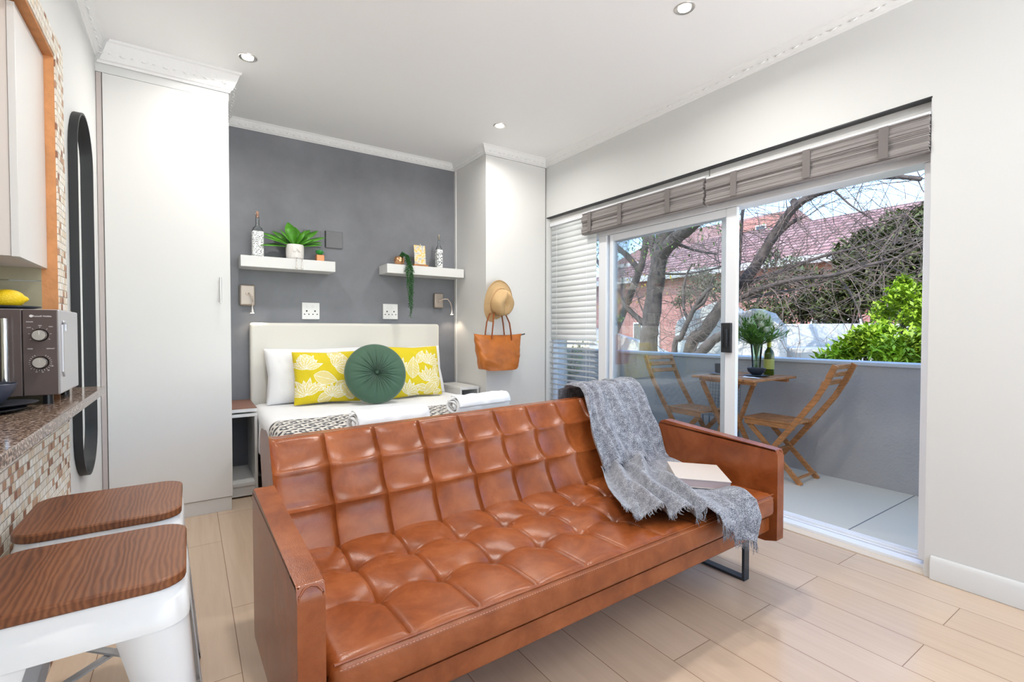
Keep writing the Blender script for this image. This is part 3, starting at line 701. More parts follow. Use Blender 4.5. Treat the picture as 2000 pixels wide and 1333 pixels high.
def sled(x):
    mb = MB(); y0, y1, w_ = .11, .56, .040
    mb.box(x - w_ / 2, x + w_ / 2, y0, y0 + .012, 0, .237); mb.box(x - w_ / 2, x + w_ / 2, y1 - .012, y1, 0, .237); mb.box(x - w_ / 2, x + w_ / 2, y0 + .012, y1 - .012, 0, .012); mb.box(x - w_ / 2, x + w_ / 2, y0 + .012, y1 - .012, .228, .237)
    mb.build('leg', mat('blue_black_steel', (.030, .038, .048), .35), SO, local=True, bevel=.001)
sled(.11); sled(W_ - .09)

# blanket, thrown over the right end of the sofa (same local frame)
BK = thing('blanket', 'grey melange woven blanket with fringe draped over right end of leather sofa', 'blanket', SO.location, R(1.7))
def pathpt(s):
    """surface the cloth lies on: s=0 behind the back, over the top, down the face, along the seat, over the front"""
    pts = [(.93, .52), (.935, .70), (.915, .768), (.85, .786), (.775, .783), (.743, .757), (.565, .455), (.54, .437), (.05, .432), (-.012, .425), (-.030, .40), (-.032, .20), (-.032, .0)]
    P = [Vector(p) for p in pts]
    for a, b_ in zip(P, P[1:]):
        l = (b_ - a).length
        if s <= l: d = (b_ - a) / l; return a + d * s, Vector((-d.y, d.x))
        s -= l
    return P[-1], Vector((-1, 0))
S_TOP, S_J, S_F = .30, .30 + .085 + .37, .30 + .085 + .37 + .56
# control rows: (s_left, x_left, s_right, x_right)
ctrl = [(0.02, 1.53, .02, 1.96), (.20, 1.52, .20, 1.95), (.36, 1.515, .36, 1.945), (.58, 1.46, .58, 1.94), (.80, 1.40, .84, 1.91), (1.02, 1.24, 1.14, 1.76), (1.21, 1.085, 1.50, 1.57)]
def ctl(v):
    t = v * (len(ctrl) - 1); i = min(int(t), len(ctrl) - 2); f = t - i
    p0, p1, p2, p3 = ctrl[max(i - 1, 0)], ctrl[i], ctrl[i + 1], ctrl[min(i + 2, len(ctrl) - 1)]
    return [.5 * (2 * b_ + (c - a) * f + (2 * a - 5 * b_ + 4 * c - d) * f * f + (3 * b_ - a - 3 * c + d) * f ** 3) for a, b_, c, d in zip(p0, p1, p2, p3)]
def fold(u, v):
    k = .35 * smooth((v - .1) / .15) + .65 * smooth((v - .25) / .4)
    wob = noise.noise(Vector((u * 2.2, v * 3.1, 3.3)))
    wob2 = noise.noise(Vector((u * 5, v * 2.3, 9.1)))
    h = .5 + .5 * math.sin(2 * pi * (u * 4.3 + .9 * wob + .35 * v))
    h = h ** 1.7
    g = .5 + .5 * math.sin(2 * pi * (u * 9.3 - v * 1.1 + 1.3 * wob2))
    m_ = max(0, noise.noise(Vector((u * 4 + 11, v * 7, 1.7)))) * smooth((v - .5) / .2)
    bk = 1 - .85 * smooth((u - .55) / .18) * smooth((v - .55) / .1) * smooth((.93 - v) / .06)
    return (k * (.048 * h + .012 * g) + .05 * m_ * smooth(u * 3) * smooth((1 - u) * 6)) * bk
def cloth(u, v):
    sl, xl, sr, xr = ctl(v); s = sl + (sr - sl) * u
    x = xl + (xr - xl) * u + .012 * noise.noise(Vector((u * 3, v * 6, 0))) + .010 * math.sin(v * 21) * (1 - u)
    if v > .94: s += .012 * math.sin(u * 31) * (v - .94) / .06
    p, n = pathpt(s); sk = (x - SX0) / (SX1 - SX0); dy = .03 * sk * smooth((p.y - .45) / .3); h = fold(u, v) + .004
    q = p + Vector((-abs(n.x) if n.x < 0 else n.x, n.y)) * 0
    nn = Vector(n)
    dyt = smooth((p.y - .38) / .3) if v > .0 else 1
    if nn.y < 0 or (abs(nn.y) < .05 and nn.x > 0 and p.x < .3): nn = -nn
    if p.x < .0 and p.y < .42: nn = Vector((-1, 0))
    if p.x > .88 and p.y < .79: nn = Vector((1, 0))
    q = p + nn * h
    return (x, q.x + dyt * (.055 * sk - .015) + .006 * dyt, q.y + dyt * (.022 * sk - .006) + .006 * dyt)
mb = MB(); NU, NV = 150, 260; mb.grid(cloth, NU, NV); mb.build('cloth', BLANK, BK, local=True, solid=.003, ang=180)
mb = MB()
for i in range(260):
    u = (i + random.random()) / 260; a = Vector(cloth(u, 1)); b_ = Vector(cloth(u, .985)); d = (a - b_).normalized()
    on_seat = a.y > .0
    L = random.uniform(.022, .042); j = Vector((random.uniform(-.4, .4), random.uniform(-.15, .15), 0)); 
    dd = (d + j).normalized() if on_seat else (Vector((0, -.1, -1)) + j * .8).normalized()
    if on_seat: dd.z = -.03
    m_ = a + dd * L * .55; e = a + (dd + Vector((random.uniform(-.3, .3), 0, -.25 if not on_seat else 0))).normalized() * L
    if on_seat and e.z < .418: e.z = .418
    mb.tube([a - d * .004, m_, e], [.0013, .0011, .0005], 4)
mb.build('fringe', BLANK, BK, local=True)

# book box on the seat, tilted on the blanket edge
r = thing('book', 'large thick cream book lying on sofa seat against right armrest', 'book', (1.855, 1.307, .446))
r.rotation_euler = (R(2), R(-1), R(47))
PG = mat('cream_book_cover', (.62, .55, .50), .6); PGE = mat('pinkish_page_edge', (.48, .37, .36), .7)
MB().box(-.122, .122, -.110, .110, .0, .0035).build('back_cover', PG, r, local=True, bevel=.001)
MB().box(-.119, .119, -.107, .104, .0035, .033).build('page_block', PGE, r, local=True)
MB().box(-.122, .122, -.110, .110, .033, .0365).build('front_cover', PG, r, local=True, bevel=.001)
MB().box(-.122, .122, .1045, .110, .003, .034).build('spine', PG, r, local=True, bevel=.002)

# ------------------------------------------------------------------ bed
bed = thing('bed', 'double bed with cream headboard and white bedding against the grey wall', 'bed', (1.13, 3.1, 0))
MB().box(.372, 1.885, 4.0, 4.086, .02, 1.162).build('headboard', CREAM, bed, bevel=.022, seg=5)
MB().box(.42, 1.84, 2.16, 3.995, .06, .30).build('base', mat('dark_bed_base', (.05, .035, .035), .8), bed, bevel=.01)
MB().box(.405, 1.855, 2.13, 3.995, .30, .535).build('mattress', WHITEC, bed, bevel=.05, seg=5)
def duvet(u, v):
    # unrolled section across the bed: drops at both sides
    hw, y = .748, 2.06 + v * 1.90
    s = (u - .5) * 2 * (hw + .235); ax = abs(s)
    rr_ = .045
    if ax < hw - rr_: x, z = s, .563
    else:
        t = ax - (hw - rr_)
        if t < rr_ * pi / 2: a = t / rr_; x, z = math.copysign(hw - rr_ + rr_ * math.sin(a), s), .563 - rr_ + rr_ * math.cos(a)
        else: x, z = math.copysign(hw + .010 * math.sin(y * 22) * min(1, (t - rr_ * pi / 2) * 8), s), .563 - rr_ - (t - rr_ * pi / 2)
    if v < .06: z -= 0
    z += .006 * noise.noise(Vector((s * 4, y * 4, 0))) + .003 * noise.noise(Vector((s * 11, y * 6, 4)))
    return (1.13 + x, y, z)
mb = MB(); mb.grid(duvet, 110, 90); mb.build('duvet', WHITEC, bed, solid=.012, ang=180)
MB().box(.40, 1.86, 2.05, 2.068, .33, .56).build('duvet_foot', WHITEC, bed, bevel=.008)

# patterned throw across the foot
def throwpat(x, y):
    row = int((y + 10) / .034); ph = (x + (row % 2) * .035) % .07
    tri = abs(ph - .035) < .5 * ((y + 10) % .034) + .006
    return (.035, .035, .045) if (tri and (row % 4)) or (row % 4 == 0 and int(x / .012) % 2) else (.70, .66, .60)
mb = MB(); cs = []
def thr(u, v):
    p = duvet(.5 + (u - .5) * .90, 0); s = (u - .5) * 2
    y = 2.10 + v * (1.02 - .10 * (1 - u)) + .01 * math.sin(u * 20)
    q = duvet(.03 + .94 * u, (y - 2.06) / 1.90)
    z = q[2] + .016
    x = 1.13 + (q[0] - 1.13) * 1.012
    if u < .02 or u > .98: z -= .0
    return (x, y, z)
mb.grid(thr, 260, 150)
cs = [throwpat(v[0] + (0 if v[2] > .55 else -v[2]), v[1]) for v in mb.v]; mb.c = cs
tag(mb.build('throw_blanket', KNIT, solid=.006, ang=180), 'black and white zigzag patterned throw across the foot of bed', 'throw')

def towel(label, c, L, rz, rad):
    r = thing('rolled_towel', label, 'towel', c, rz, group='rolled white towels on the patterned throw')
    mb = MB(); n = 120; turns = 3.2; pts = []
    for i in range(n + 1):
        t = i / n; a = t * turns * 2 * pi - .6; rr_ = rad * (.18 + .82 * t) * (1 + .05 * math.sin(a * 2)); pts.append((rr_ * math.cos(a), rr_ * math.sin(a) * .86 + rad * .86))
    N = 30; v = []
    for j in range(N + 1):
        x = (j / N - .5) * L
        for i, (a, b_) in enumerate(pts):
            k = 1 + .13 * noise.noise(Vector((x * 14, a * 16, b_ * 16))); ex = .010 * math.sin(i * .23) * (1 if j in (0, N) else 0)
            v.append((x + ex, a * k, max(.001, b_ * k)))
    m_ = n + 1; mb.add(v, [(j * m_ + i, (j + 1) * m_ + i, (j + 1) * m_ + i + 1, j * m_ + i + 1) for j in range(N) for i in range(n)])
    mb.build('roll', WHITEC, r, local=True, solid=.007, ang=180)
    mb = MB(); mb.grid(lambda u, v_: ((u - .5) * L * .98, -rad * math.cos(v_ * 1.9) * (1.03 + .10 * noise.noise(Vector((u * 7, v_ * 3, 2)))), rad * .86 + rad * (.92 + .10 * noise.noise(Vector((u * 7, v_ * 3, 5)))) * math.sin(v_ * 1.9)), 40, 20)
    mb.build('outer_fold', WHITEC, r, local=True, solid=.006, ang=180)
    return r
ZT = .586
towel('left rolled white towel lying on the patterned bed throw', (.86, 2.42, ZT), .40, R(6), .066)
towel('right rolled white towel lying on the patterned bed throw', (1.53, 2.66, ZT), .42, R(9), .066)

# pillows and cushions
def pillow(name, label, cat, loc, w_, h, th, tilt, rz, m, pat=None, n=70, sag=.06, group=None, frill=0):
    mb = MB(); v = []
    def f(u, v_, side):
        a, b_ = u * 2 - 1, v_ * 2 - 1
        k = (max(0, 1 - a ** 4) ** .5) * (max(0, 1 - b_ ** 4) ** .5)
        x = a * w_ / 2 * (1 - sag * (1 - abs(b_)) * abs(a) ** 3 * 1.0) ; z = b_ * h / 2 * (1 - sag * (1 - abs(a)) * abs(b_) ** 3)
        wr = .006 * noise.noise(Vector((x * 9, z * 9, side * 3))) + .004 * noise.noise(Vector((x * 24, z * 18, side)))
        y = side * (th / 2 * k + wr * k)
        return (x, y, z + h / 2)
    mb.grid(lambda u, v_: f(u, v_, -1), n, n); k0 = len(mb.v); mb.grid(lambda u, v_: f(u, v_, 1), n, n)
    if pat: mb.c = [pat(p[0], p[2]) for p in mb.v]
    o = mb.build(name, m, merge=True, ang=70, origin=(0, 0, 0)); o.location = loc; o.rotation_euler = (tilt, 0, rz); return tag(o, label, cat, group)
pillow('pillow', 'plain white pillow behind the left yellow cushion', 'pillow', (.80, 3.81, .568), .70, .42, .17, R(-17), 0, WHITEC, group='white bed pillows against the headboard')
pillow('pillow', 'plain white pillow behind the right yellow cushion', 'pillow', (1.50, 3.82, .568), .70, .42, .17, R(-17), 0, WHITEC, group='white bed pillows against the headboard')
# leaf and flower print
YEL, CRM = (.72, .56, .012), (.86, .82, .68)
def motif_fn(seed, ms):
    rnd = random.Random(seed); leaves = []
    for cx, cz, kind, ang, sz in ms:
        if kind == 'f':
            for k in range(7):
                a = ang + R(-66 + 22 * k); leaves.append((cx, cz, a, sz * (1 if k % 2 == 0 else .85), sz * .17))
        else:
            leaves.append((cx, cz, ang, sz, sz * .30)); 
    def f(x, z):
        for (cx, cz, a, L, W) in leaves:
            dx, dz = x - cx, z - cz; t = (dx * math.cos(a) + dz * math.sin(a)) / L
            if 0 < t < 1:
                s_ = -dx * math.sin(a) + dz * math.cos(a); ww = W * math.sin(pi * t ** .8)
                wob = .0015 * math.sin(t * 40)
                if abs(s_) < ww:
                    e = ww - abs(s_)
                    if e < .0045 + wob or abs(s_) < .0018: return CRM
                    if ((abs(s_) * 150 + t * 3) % 1) < .38: return CRM
                    return YEL
                if abs(s_) < ww + .0: return CRM
        return YEL
    return f
ms1 = [(-.145, .245, 'f', R(85), .12), (.05, .25, 'f', R(35), .12), (-.10, .20, 'l', R(-18), .17), (-.15, .06, 'f', R(100), .13), (.02, .045, 'f', R(70), .10), (.09, .13, 'l', R(-55), .14), (.12, .22, 'l', R(100), .15), (-.02, .13, 'l', R(200), .10), (.15, .04, 'l', R(130), .12), (-.20, .33, 'l', R(-10), .12), (.0, .36, 'l', R(-20), .13), (.12, .03, 'l', R(20), .09), (-.08, .02, 'l', R(20), .12), (.04, .10, 'l', R(30), .10)]
ms2 = [(.10, .25, 'f', R(70), .12), (-.06, .14, 'l', R(80), .18), (.08, .11, 'f', R(75), .13), (-.10, .02, 'f', R(60), .12), (.04, .02, 'l', R(40), .14), (.15, .05, 'l', R(95), .14), (.0, .26, 'l', R(60), .12), (-.16, .2, 'f', R(90), .12), (.16, .24, 'l', R(-100), .10), (-.02, .08, 'l', R(-20), .10), (.12, .02, 'l', R(10), .08)]
pillow('cushion', 'yellow leaf-print cushion left of the round green cushion', 'cushion', (.835, 3.64, .576), .46, .385, .13, R(-15), R(-2), PRINT, motif_fn(1, ms1), n=280, group='yellow printed cushions on the bed')
pillow('cushion', 'yellow leaf-print cushion right of the round green cushion', 'cushion', (1.515, 3.62, .576), .44, .41, .13, R(-14), R(4), PRINT, motif_fn(2, ms2), n=280, group='yellow printed cushions on the bed')
# round pleated velvet cushion
r = thing('round_cushion', 'round green velvet cushion with pleats and centre button', 'cushion', (1.128, 3.43, .575)); RR = .222
r.rotation_euler = (R(-16), 0, R(-6))
def disc(u, v_, side):
    a = u * 2 * pi; t = v_; rad = RR * t
    pl = .0052 * math.sin(a * 34) * math.exp(-((t - .25) / .35) ** 2) + .003 * math.sin(a * 17 + 2) * math.exp(-((t - .4) / .4) ** 2)
    h = .062 * (max(0, 1 - t ** 3.2)) ** .5 * (1 - .62 * math.exp(-(t / .20) ** 1.6)) + pl
    return (rad * math.cos(a), side * h, RR + rad * math.sin(a))
mb = MB(); mb.grid(lambda u, v_: disc(u, v_, -1), 240, 40); mb.grid(lambda u, v_: disc(u, v_, 1), 240, 40)
mb.build('cover', GREENV, r, local=True, merge=True, ang=180)
MB().lathe([(0, .012), (.010, .010), (.015, .004), (.015, 0)], (0, -.036, RR), 20, FR).build('button', mat('dark_green_button', (.03, .07, .04), .6), r, local=True)

# nightstands
r = thing('nightstand', 'narrow white bedside shelf unit with brown top between wardrobe and bed', 'nightstand', (.295, 3.86, 0))
MB().box(.217, .370, 3.60, 4.072, .588, .592).build('brown_top', WOODB, r)
MB().box(.216, .372, 3.598, 4.072, .566, .5875).build('top_panel', MELA, r, bevel=.001)
MB().box(.216, .372, 3.598, 4.072, .535, .555).build('drawer_panel', MELA, r, bevel=.001)
MB().box(.355, .372, 3.60, 4.072, .012, .534).build('side_panel', MELA, r)
MB().box(.216, .354, 3.60, 4.072, .08, .10).build('bottom_shelf', MELAG, r); MB().box(.216, .354, 3.61, 3.63, .012, .079).build('plinth', MELA, r)
r = thing('nightstand', 'small white open bedside box below the hat, right of bed', 'nightstand', (1.99, 3.85, 0))
MB().box(1.895, 2.077, 3.62, 4.05, .600, .622).build('top_panel', MELA, r, bevel=.001)
MB().box(1.895, 1.912, 3.622, 4.05, .02, .599).build('side_panel', MELA, r); MB().box(2.062, 2.077, 3.622, 4.05, .02, .599).build('side_panel', MELA, r)
MB().box(1.913, 2.061, 3.622, 4.05, .42, .435).build('shelf', MELA, r); MB().box(1.913, 2.061, 4.04, 4.05, .02, .599).build('back_panel', MELAG, r); MB().box(1.913, 2.061, 3.63, 4.04, .02, .06).build('plinth', MELA, r)

# ------------------------------------------------------------------ wall shelves, sockets, lamps
tag(MB().box(.307, .950, 3.885, 4.088, 1.557, 1.636).build('wall_shelf', MELA, bevel=.002), 'left floating white shelf over the bed carrying the big potted plant', 'shelf', 'floating shelves over the bed')
tag(MB().box(1.362, 2.074, 3.885, 4.088, 1.580, 1.656).build('wall_shelf', MELA, bevel=.002), 'right floating white shelf over the bed with trailing plant', 'shelf', 'floating shelves over the bed')
SOCKW = mat('white_switch_plastic', (.83, .83, .82), .3); HOLE = mat('socket_hole', (.01, .01, .012), .6); SOCKG = mat('painted_grey_plate', (.17, .172, .185), .45)
def socket(label, x, z, m, plug=True, grp='double wall sockets'):
    r = thing('wall_socket', label, 'socket', (x, YB, z), group=grp)
    MB().box(-.066, .066, -.010, -.0005, -.066, .066).build('face_plate', m, r, local=True, bevel=.003)
    if plug:
        for sx in (-1, 1):
            mb = MB()
            for dx, dz, q in ((0, 0, .0062), (-.016, -.026, .0048), (.016, -.026, .0048)): mb.lathe([(0, .0104), (q, .0104), (q, .0098)], (sx * .031 + dx, 0, dz), 14, FR)
            mb.build('socket_holes', HOLE, r, local=True)
            MB().box(sx * .022 - .010, sx * .022 + .010, -.0125, -.0095, .028, .050).build('rocker_switch', m, r, local=True, bevel=.002)
    return r
socket('white double socket over left part of the headboard', .807, 1.258, SOCKW)
socket('white double socket over right part of the headboard', 1.458, 1.268, SOCKW)
socket('grey painted double socket partly behind big potted plant', .822, 1.835, SOCKG)
r = thing('blank_plate', 'grey painted blank switch plate right of the potted plant', 'switch plate', (.99, YB, 1.84))
MB().box(-.066, .066, -.014, -.0005, -.068, .068).build('face_plate', SOCKG, r, local=True, bevel=.004); MB().box(-.071, -.066, -.016, -.0005, -.066, .066).build('edge_gap', HOLE, r, local=True)

NICK = mat('brushed_nickel', (.42, .36, .31), .42, .7)
def lamp(label, x, z, s, pts, mn=1):
    r = thing('reading_lamp', label, 'lamp', (x, YB, z), group='bedside reading lamps')
    MB().box(-.052 * s, .052 * s, -.038, -.0005, -.078 * s, .078 * s).build('wall_plate', NICK, r, local=True, bevel=.012, seg=3)
    mb = MB(); mb.lathe([(0, .052), (.009, .052), (.011, .038)], (pts[0][0], 0, pts[0][2]), 14, FR); mb.tube(pts, .0042, 8); mb.build('flexible_arm', mat('pale_flex', (.62, .50, .43), .35, .4), r, local=True)
    e = Vector(pts[-1]); MB().lathe([(.004, .05), (.007, .03), (.016, .004), (.017, 0), (.014, 0)], e + Vector((0, 0, -.042)), 16).build('lamp_head', CHROME, r, local=True)
    MB().lathe([(0, -.001), (.0135, -.001), (.0135, .003), (0, .003)], e + Vector((0, 0, -.042)), 14).build('led_lens', mat('warm_led', (1, .82, .6), .4, emit=9), r, local=True)
    wp = Vector((x, YB, z)) + e
    light('reading_lamp_light', 'SPOT', wp + Vector((0, 0, -.048)), 1.1, (1, .82, .62), spot_size=R(120), spot_blend=.6, shadow_soft_size=.012)
lamp('brushed reading lamp with bent flexible arm left of the bed', .362, 1.365, 1, [(.0, -.05, .01), (.012, -.075, .012), (.026, -.085, -.01), (.032, -.085, -.05), (.026, -.085, -.092)])
lamp('brushed reading lamp with drooping arm right of the bed', 1.908, 1.378, .88, [(.0, -.05, -.004), (.03, -.07, .012), (.062, -.085, .012), (.088, -.088, -.02), (.100, -.088, -.060), (.102, -.088, -.085)])

# left shelf objects
def patbottle(label, x, y, z, w_, h, rt):
    r = thing('glass_bottle', label, 'bottle', (x, y, z), group='patterned glass bottles on the shelves')
    PT = mat('speckled_print', (.8, .8, .8), .4); b = PT.node_tree.nodes['Principled BSDF']; tc = node(PT, 'ShaderNodeTexCoord'); vo = node(PT, 'ShaderNodeTexVoronoi'); vo.inputs['Scale'].default_value = 130 if w_ > .07 else 75
    lk(PT, tc.outputs['Object'], vo.inputs[0]); lk(PT, ramp(PT, vo.outputs[0], [(.0, (.05, .06, .09)), (.33, (.10, .12, .16)), (.37, (.80, .81, .80))], 'CONSTANT').outputs[0], b.inputs['Base Color'])
    hb = h * .60; a = w_ / 2; b_ = a * .82
    MB().box(-a, a, -a, a, .004, hb * .97).build('printed_sleeve', PT, r, local=True, bevel=.010, seg=3)
    mb = MB(); prof = [(0, .001), (a * .9, .001), (a * .95, .008), (a * .95, hb * .97), (a * .98, hb), (a * .8, hb + h * .055), (a * .38, hb + h * .10), (a * .30, hb + h * .14), (a * .30, h - .012), (a * .38, h - .010), (a * .38, h)]
    mb.lathe(prof, n=24); mb.build('glass', GLASSC, r, local=True)
    MB().lathe([(0, h - .035), (a * .27, h - .035), (a * .27, h + .002), (0, h + .014)], n=14).build('stopper', mat('amber_stopper', rt, .4), r, local=True)
patbottle('taller glass bottle with speckled print at left end of left shelf', .424, 3.97, 1.636, .076, .325, (.55, .30, .20))
patbottle('smaller glass bottle with dark speckled print at right end of right shelf', 1.868, 3.97, 1.656, .056, .295, (.45, .38, .30))

r = thing('planter_figure', 'white figure-shaped plant pot with dangling legs sitting on left shelf', 'plant pot', (.672, 3.955, 1.636))
POTM = mat('white_glazed_clay', (.80, .77, .74), .5, bump=.15, bscale=60)
MB().lathe([(0, 0), (.058, 0), (.062, .006), (.064, .10), (.0625, .113), (.057, .113), (.056, .09), (0, .088)], n=32).build('pot', POTM, r, local=True, sub=1)
mb = MB()
for t in range(-4, 5): mb.tube([(t * .006 - .003, -.0645 , .06 + .008 * math.sin(t)), (t * .006 + .003, -.0645, .064 + .008 * math.sin(t + 1))], .0022, 5)
mb.tube([(.004, -.063, .078), (.010, -.069, .068), (.004, -.068, .062)], .003, 6)
mb.build('face_relief', POTM, r, local=True)
for sx in (-.004, .034):
    mb = MB(); mb.tube([(sx, -.060, .012), (sx + .001, -.078, .006), (sx + .002, -.082, -.02), (sx + .002, -.081, -.062)], .0042, 8); lg = mb.build('leg', POTM, r, local=True)
    MB().lathe([(0, -.008), (.008, -.006), (.010, 0), (.007, .008), (0, .010)], (sx + .002, -.084, -.066), 12).build('foot', POTM, lg, local=True)
pl = thing('potted_plant', 'broad-leaved green plant growing in white figure pot', 'plant', (.672, 3.955, 1.724))
rng = random.Random(3); mb = MB()
for (ax, az, L, W, yy) in ((-58, 60, .20, .06, -.2), (-66, 38, .19, .05, -.5), (-40, 62, .17, .055, .3), (-8, 78, .17, .075, -.1), (4, 70, .16, .065, .3), (38, 55, .19, .055, -.2), (55, 45, .20, .05, -.4), (62, 30, .19, .045, .2), (28, 65, .17, .06, .1), (70, 18, .17, .04, -.3), (-84, 12, .20, .04, -.4), (-75, 25, .16, .045, .3), (48, 20, .13, .04, -.7), (-30, 45, .14, .05, -.6), (15, 50, .13, .05, -.7)):
    a = R(ax); d = Vector((math.sin(a), yy * .6, math.cos(a) * .9 + .1)).normalized(); mb.leaf((0, 0, 0), d, (0, -.5, .9), L * 1.16, W * 1.2, .24, 9, 1.7)
mb.build('foliage', LEAF, pl, local=True, solid=.0015, ang=60)
MB().lathe([(0, 0), (.052, 0), (.05, .006), (0, .008)], (0, 0, .0), 20).build('soil', mat('potting_soil', (.05, .035, .025), .95), pl, local=True)
r = thing('succulent', 'tiny green succulent in copper cube pot on the left shelf', 'plant', (.850, 3.955, 1.636))
MB().box(-.029, .029, -.029, .029, 0, .052).build('pot', mat('copper_pot', (.62, .26, .12), .35, .6), r, local=True, bevel=.004)
mb = MB()
for i in range(60):
    a = random.uniform(0, 2 * pi); t = random.uniform(.1, 1.0); mb.leaf((.012 * math.cos(a), .012 * math.sin(a), .05), (t * math.cos(a), t * math.sin(a), 1.1), (0, 0, 1.), random.uniform(.03, .045), .010, -.1, 3)
mb.build('leaves', mat('succulent_green', (.03, .30, .05), .5), r, local=True, solid=.001)
# right shelf objects
r = thing('trailing_plant', 'trailing bead-leaved plant in copper pot hanging over right shelf edge', 'plant', (1.49, 3.95, 1.656))
MB().lathe([(0, 0), (.022, 0), (.042, .018), (.048, .042), (.040, .066), (.030, .076), (.027, .072), (0, .068)], n=28).build('pot', mat('copper_globe', (.75, .42, .22), .25, .9), r, local=True, sub=1)
mb = MB(); rng = random.Random(5)
strands = [(.03, .13), (.06, .33), (.045, .36), (.045, .20), (.05, .30), (.055, .34), (.04, .27), (.065, .22), (.035, .16), (.05, .38), (.058, .42)]
for k, (dx, drop) in enumerate(strands):
    pts = [Vector((0, 0, .075)), Vector((.01 + dx * .2, -.02, .115 - k * .004)), Vector((dx * .6 + .01, -.065, .085)), Vector((dx + .01, -.088, .0))]
    n = int(drop / .02); 
    for i in range(n): pts.append(Vector((dx + .012 + .006 * math.sin(i * .7 + k) + .020 * (k % 3 - 1) * (1 - i / n), -.090 - .004 * (k % 2), -.02 - i * .02 - .03)))
    mb.tube(pts, .0012, 4)
    for a, b_ in zip(pts, pts[1:]):
        L = (b_ - a).length; m_ = max(1, int(L / .0085))
        for j in range(m_):
            p = a.lerp(b_, j / m_); th = rng.uniform(0, 2 * pi); d = Vector((math.cos(th), math.sin(th) - .3, -.3))
            mb.leaf(p, d, (0, 0, 1), rng.uniform(.017, .024), .016, .1, 2)
mb.build('vines', PEARL, r, local=True, solid=.0012, ang=60)
r = thing('picture_card', 'small yellow and grey floral art card standing in wooden block', 'picture', (1.690, 3.97, 1.656))
MB().box(-.066, .066, -.022, .022, 0, .024).build('stand', TEAK, r, local=True, bevel=.002)
CARD = mat('floral_card', (.8, .8, .8), .6); b = CARD.node_tree.nodes['Principled BSDF']; tc = node(CARD, 'ShaderNodeTexCoord'); vo = node(CARD, 'ShaderNodeTexNoise'); vo.inputs['Scale'].default_value = 26; vo.inputs['Detail'].default_value = 5
lk(CARD, tc.outputs['Object'], vo.inputs[0]); lk(CARD, ramp(CARD, vo.outputs[0], [(.3, (.42, .42, .44)), (.44, (.62, .58, .52)), (.5, (.80, .76, .62)), (.56, (.80, .52, .06)), (.66, (.86, .82, .66))]).outputs[0], b.inputs['Base Color'])
o = MB().box(-.052, .052, -.002, .002, 0, .178).build('card', CARD, r, local=True); o.location = (0, 0, .018); o.rotation_euler = (R(-7), R(0), 0)
MB().box(-.003, .003, -.004, .006, .19, .204).build('clip', CHROME, r, local=True)

# ------------------------------------------------------------------ hat and bag on the tall cupboard
r = thing('straw_hat', 'tan felt fedora hat hanging on the corner of tall cupboard', 'hat', (2.176, 3.508, 1.350))
M = Matrix.Rotation(R(14), 4, 'Z') @ Matrix.Rotation(R(90), 4, 'X') @ Matrix.Rotation(R(12), 4, 'X')
mb = MB(); v = []; n = 72
rings = [(.165, .006), (.168, .002), (.164, .0), (.130, .010), (.106, .018), (.102, .028), (.099, .06), (.094, .100), (.086, .120), (.062, .130), (.03, .124), (0, .116)]
for i in range(n):
    a = 2 * pi * i / n
    for q, z in rings:
        x, y = q * math.cos(a), q * math.sin(a) * (1.08 if q > .1 else 1.12)
        zz = z
        if z > .09: zz -= .030 * math.exp(-(x / .022) ** 2) * (1 - .35 * abs(y) / .1)            # centre crease
        if .03 < z and y > .0: x *= 1 - .35 * smooth((z - .05) / .05) * smooth(y / .09)            # front pinch
        if q > .12: zz += .012 * math.cos(2 * a)
        v.append(M @ Vector((x, y, zz)))
k = len(rings); mb.add(v, [(i * k + t, ((i + 1) % n) * k + t, ((i + 1) % n) * k + t + 1, i * k + t + 1) for i in range(n) for t in range(k - 1)])
o = mb.build('felt', STRAW, r, local=True, solid=.003, merge=False, ang=75, sub=1); o.location = (0, -.03, 0)
mb = MB(); v = []
for i in range(n):
    a = 2 * pi * i / n
    for q, z in ((.1045, .020), (.1035, .038)): v.append(M @ Vector((q * math.cos(a), q * math.sin(a) * 1.12, z)))
mb.add(v, [(i * 2, ((i + 1) % n) * 2, ((i + 1) % n) * 2 + 1, i * 2 + 1) for i in range(n)]); o = mb.build('hat_band', mat('tan_band', (.50, .31, .15), .8), r, local=True, solid=.002); o.location = (0, -.03, 0)
r = thing('wall_hook', 'small steel hook on the tall cupboard behind the hat', 'hook', (2.17, 3.52, 1.25))
mb = MB(); mb.box(2.16, 2.18, 3.514, 3.5195, 1.16, 1.26); mb.tube([(2.17, 3.514, 1.24), (2.17, 3.49, 1.22), (2.17, 3.475, 1.225), (2.17, 3.468, 1.245)], .004, 8); mb.build('hook_body', CHROME, r)

r = thing('tote_bag', 'cognac leather tote bag hanging below the hat on cupboard', 'bag', (2.152, 3.425, .775))
mb = MB(); v = []; n = 96; m_ = 22
for j in range(m_ + 1):
    t = j / m_; hw = .172 + (.228 - .172) * t ** .8; th = .065 * (1 - t) + .014 + .016 * math.sin(pi * t)
    for i in range(n):
        a = 2 * pi * i / n; ca, sa = math.cos(a), math.sin(a)
        x = hw * math.copysign(abs(ca) ** .5, ca); y = th * math.copysign(abs(sa) ** .6, sa)
        z = .290 * t + .018 * (abs(ca) ** 3) * (1 - t) * 1.0 + .012 * t * (abs(ca) ** 2)
        y += .018 * noise.noise(Vector((x * 6, t * 2.2, 1))) * t ** .5 + .009 * noise.noise(Vector((x * 17 + t * 9, t * 5, 7)))
        v.append((x, y - .0, z))
mb.add(v, [(j * n + i, j * n + (i + 1) % n, (j + 1) * n + (i + 1) % n, (j + 1) * n + i) for j in range(m_) for i in range(n)] + [tuple(range(n))])
mb.build('body', BAGL, r, local=True, solid=.003, ang=60)
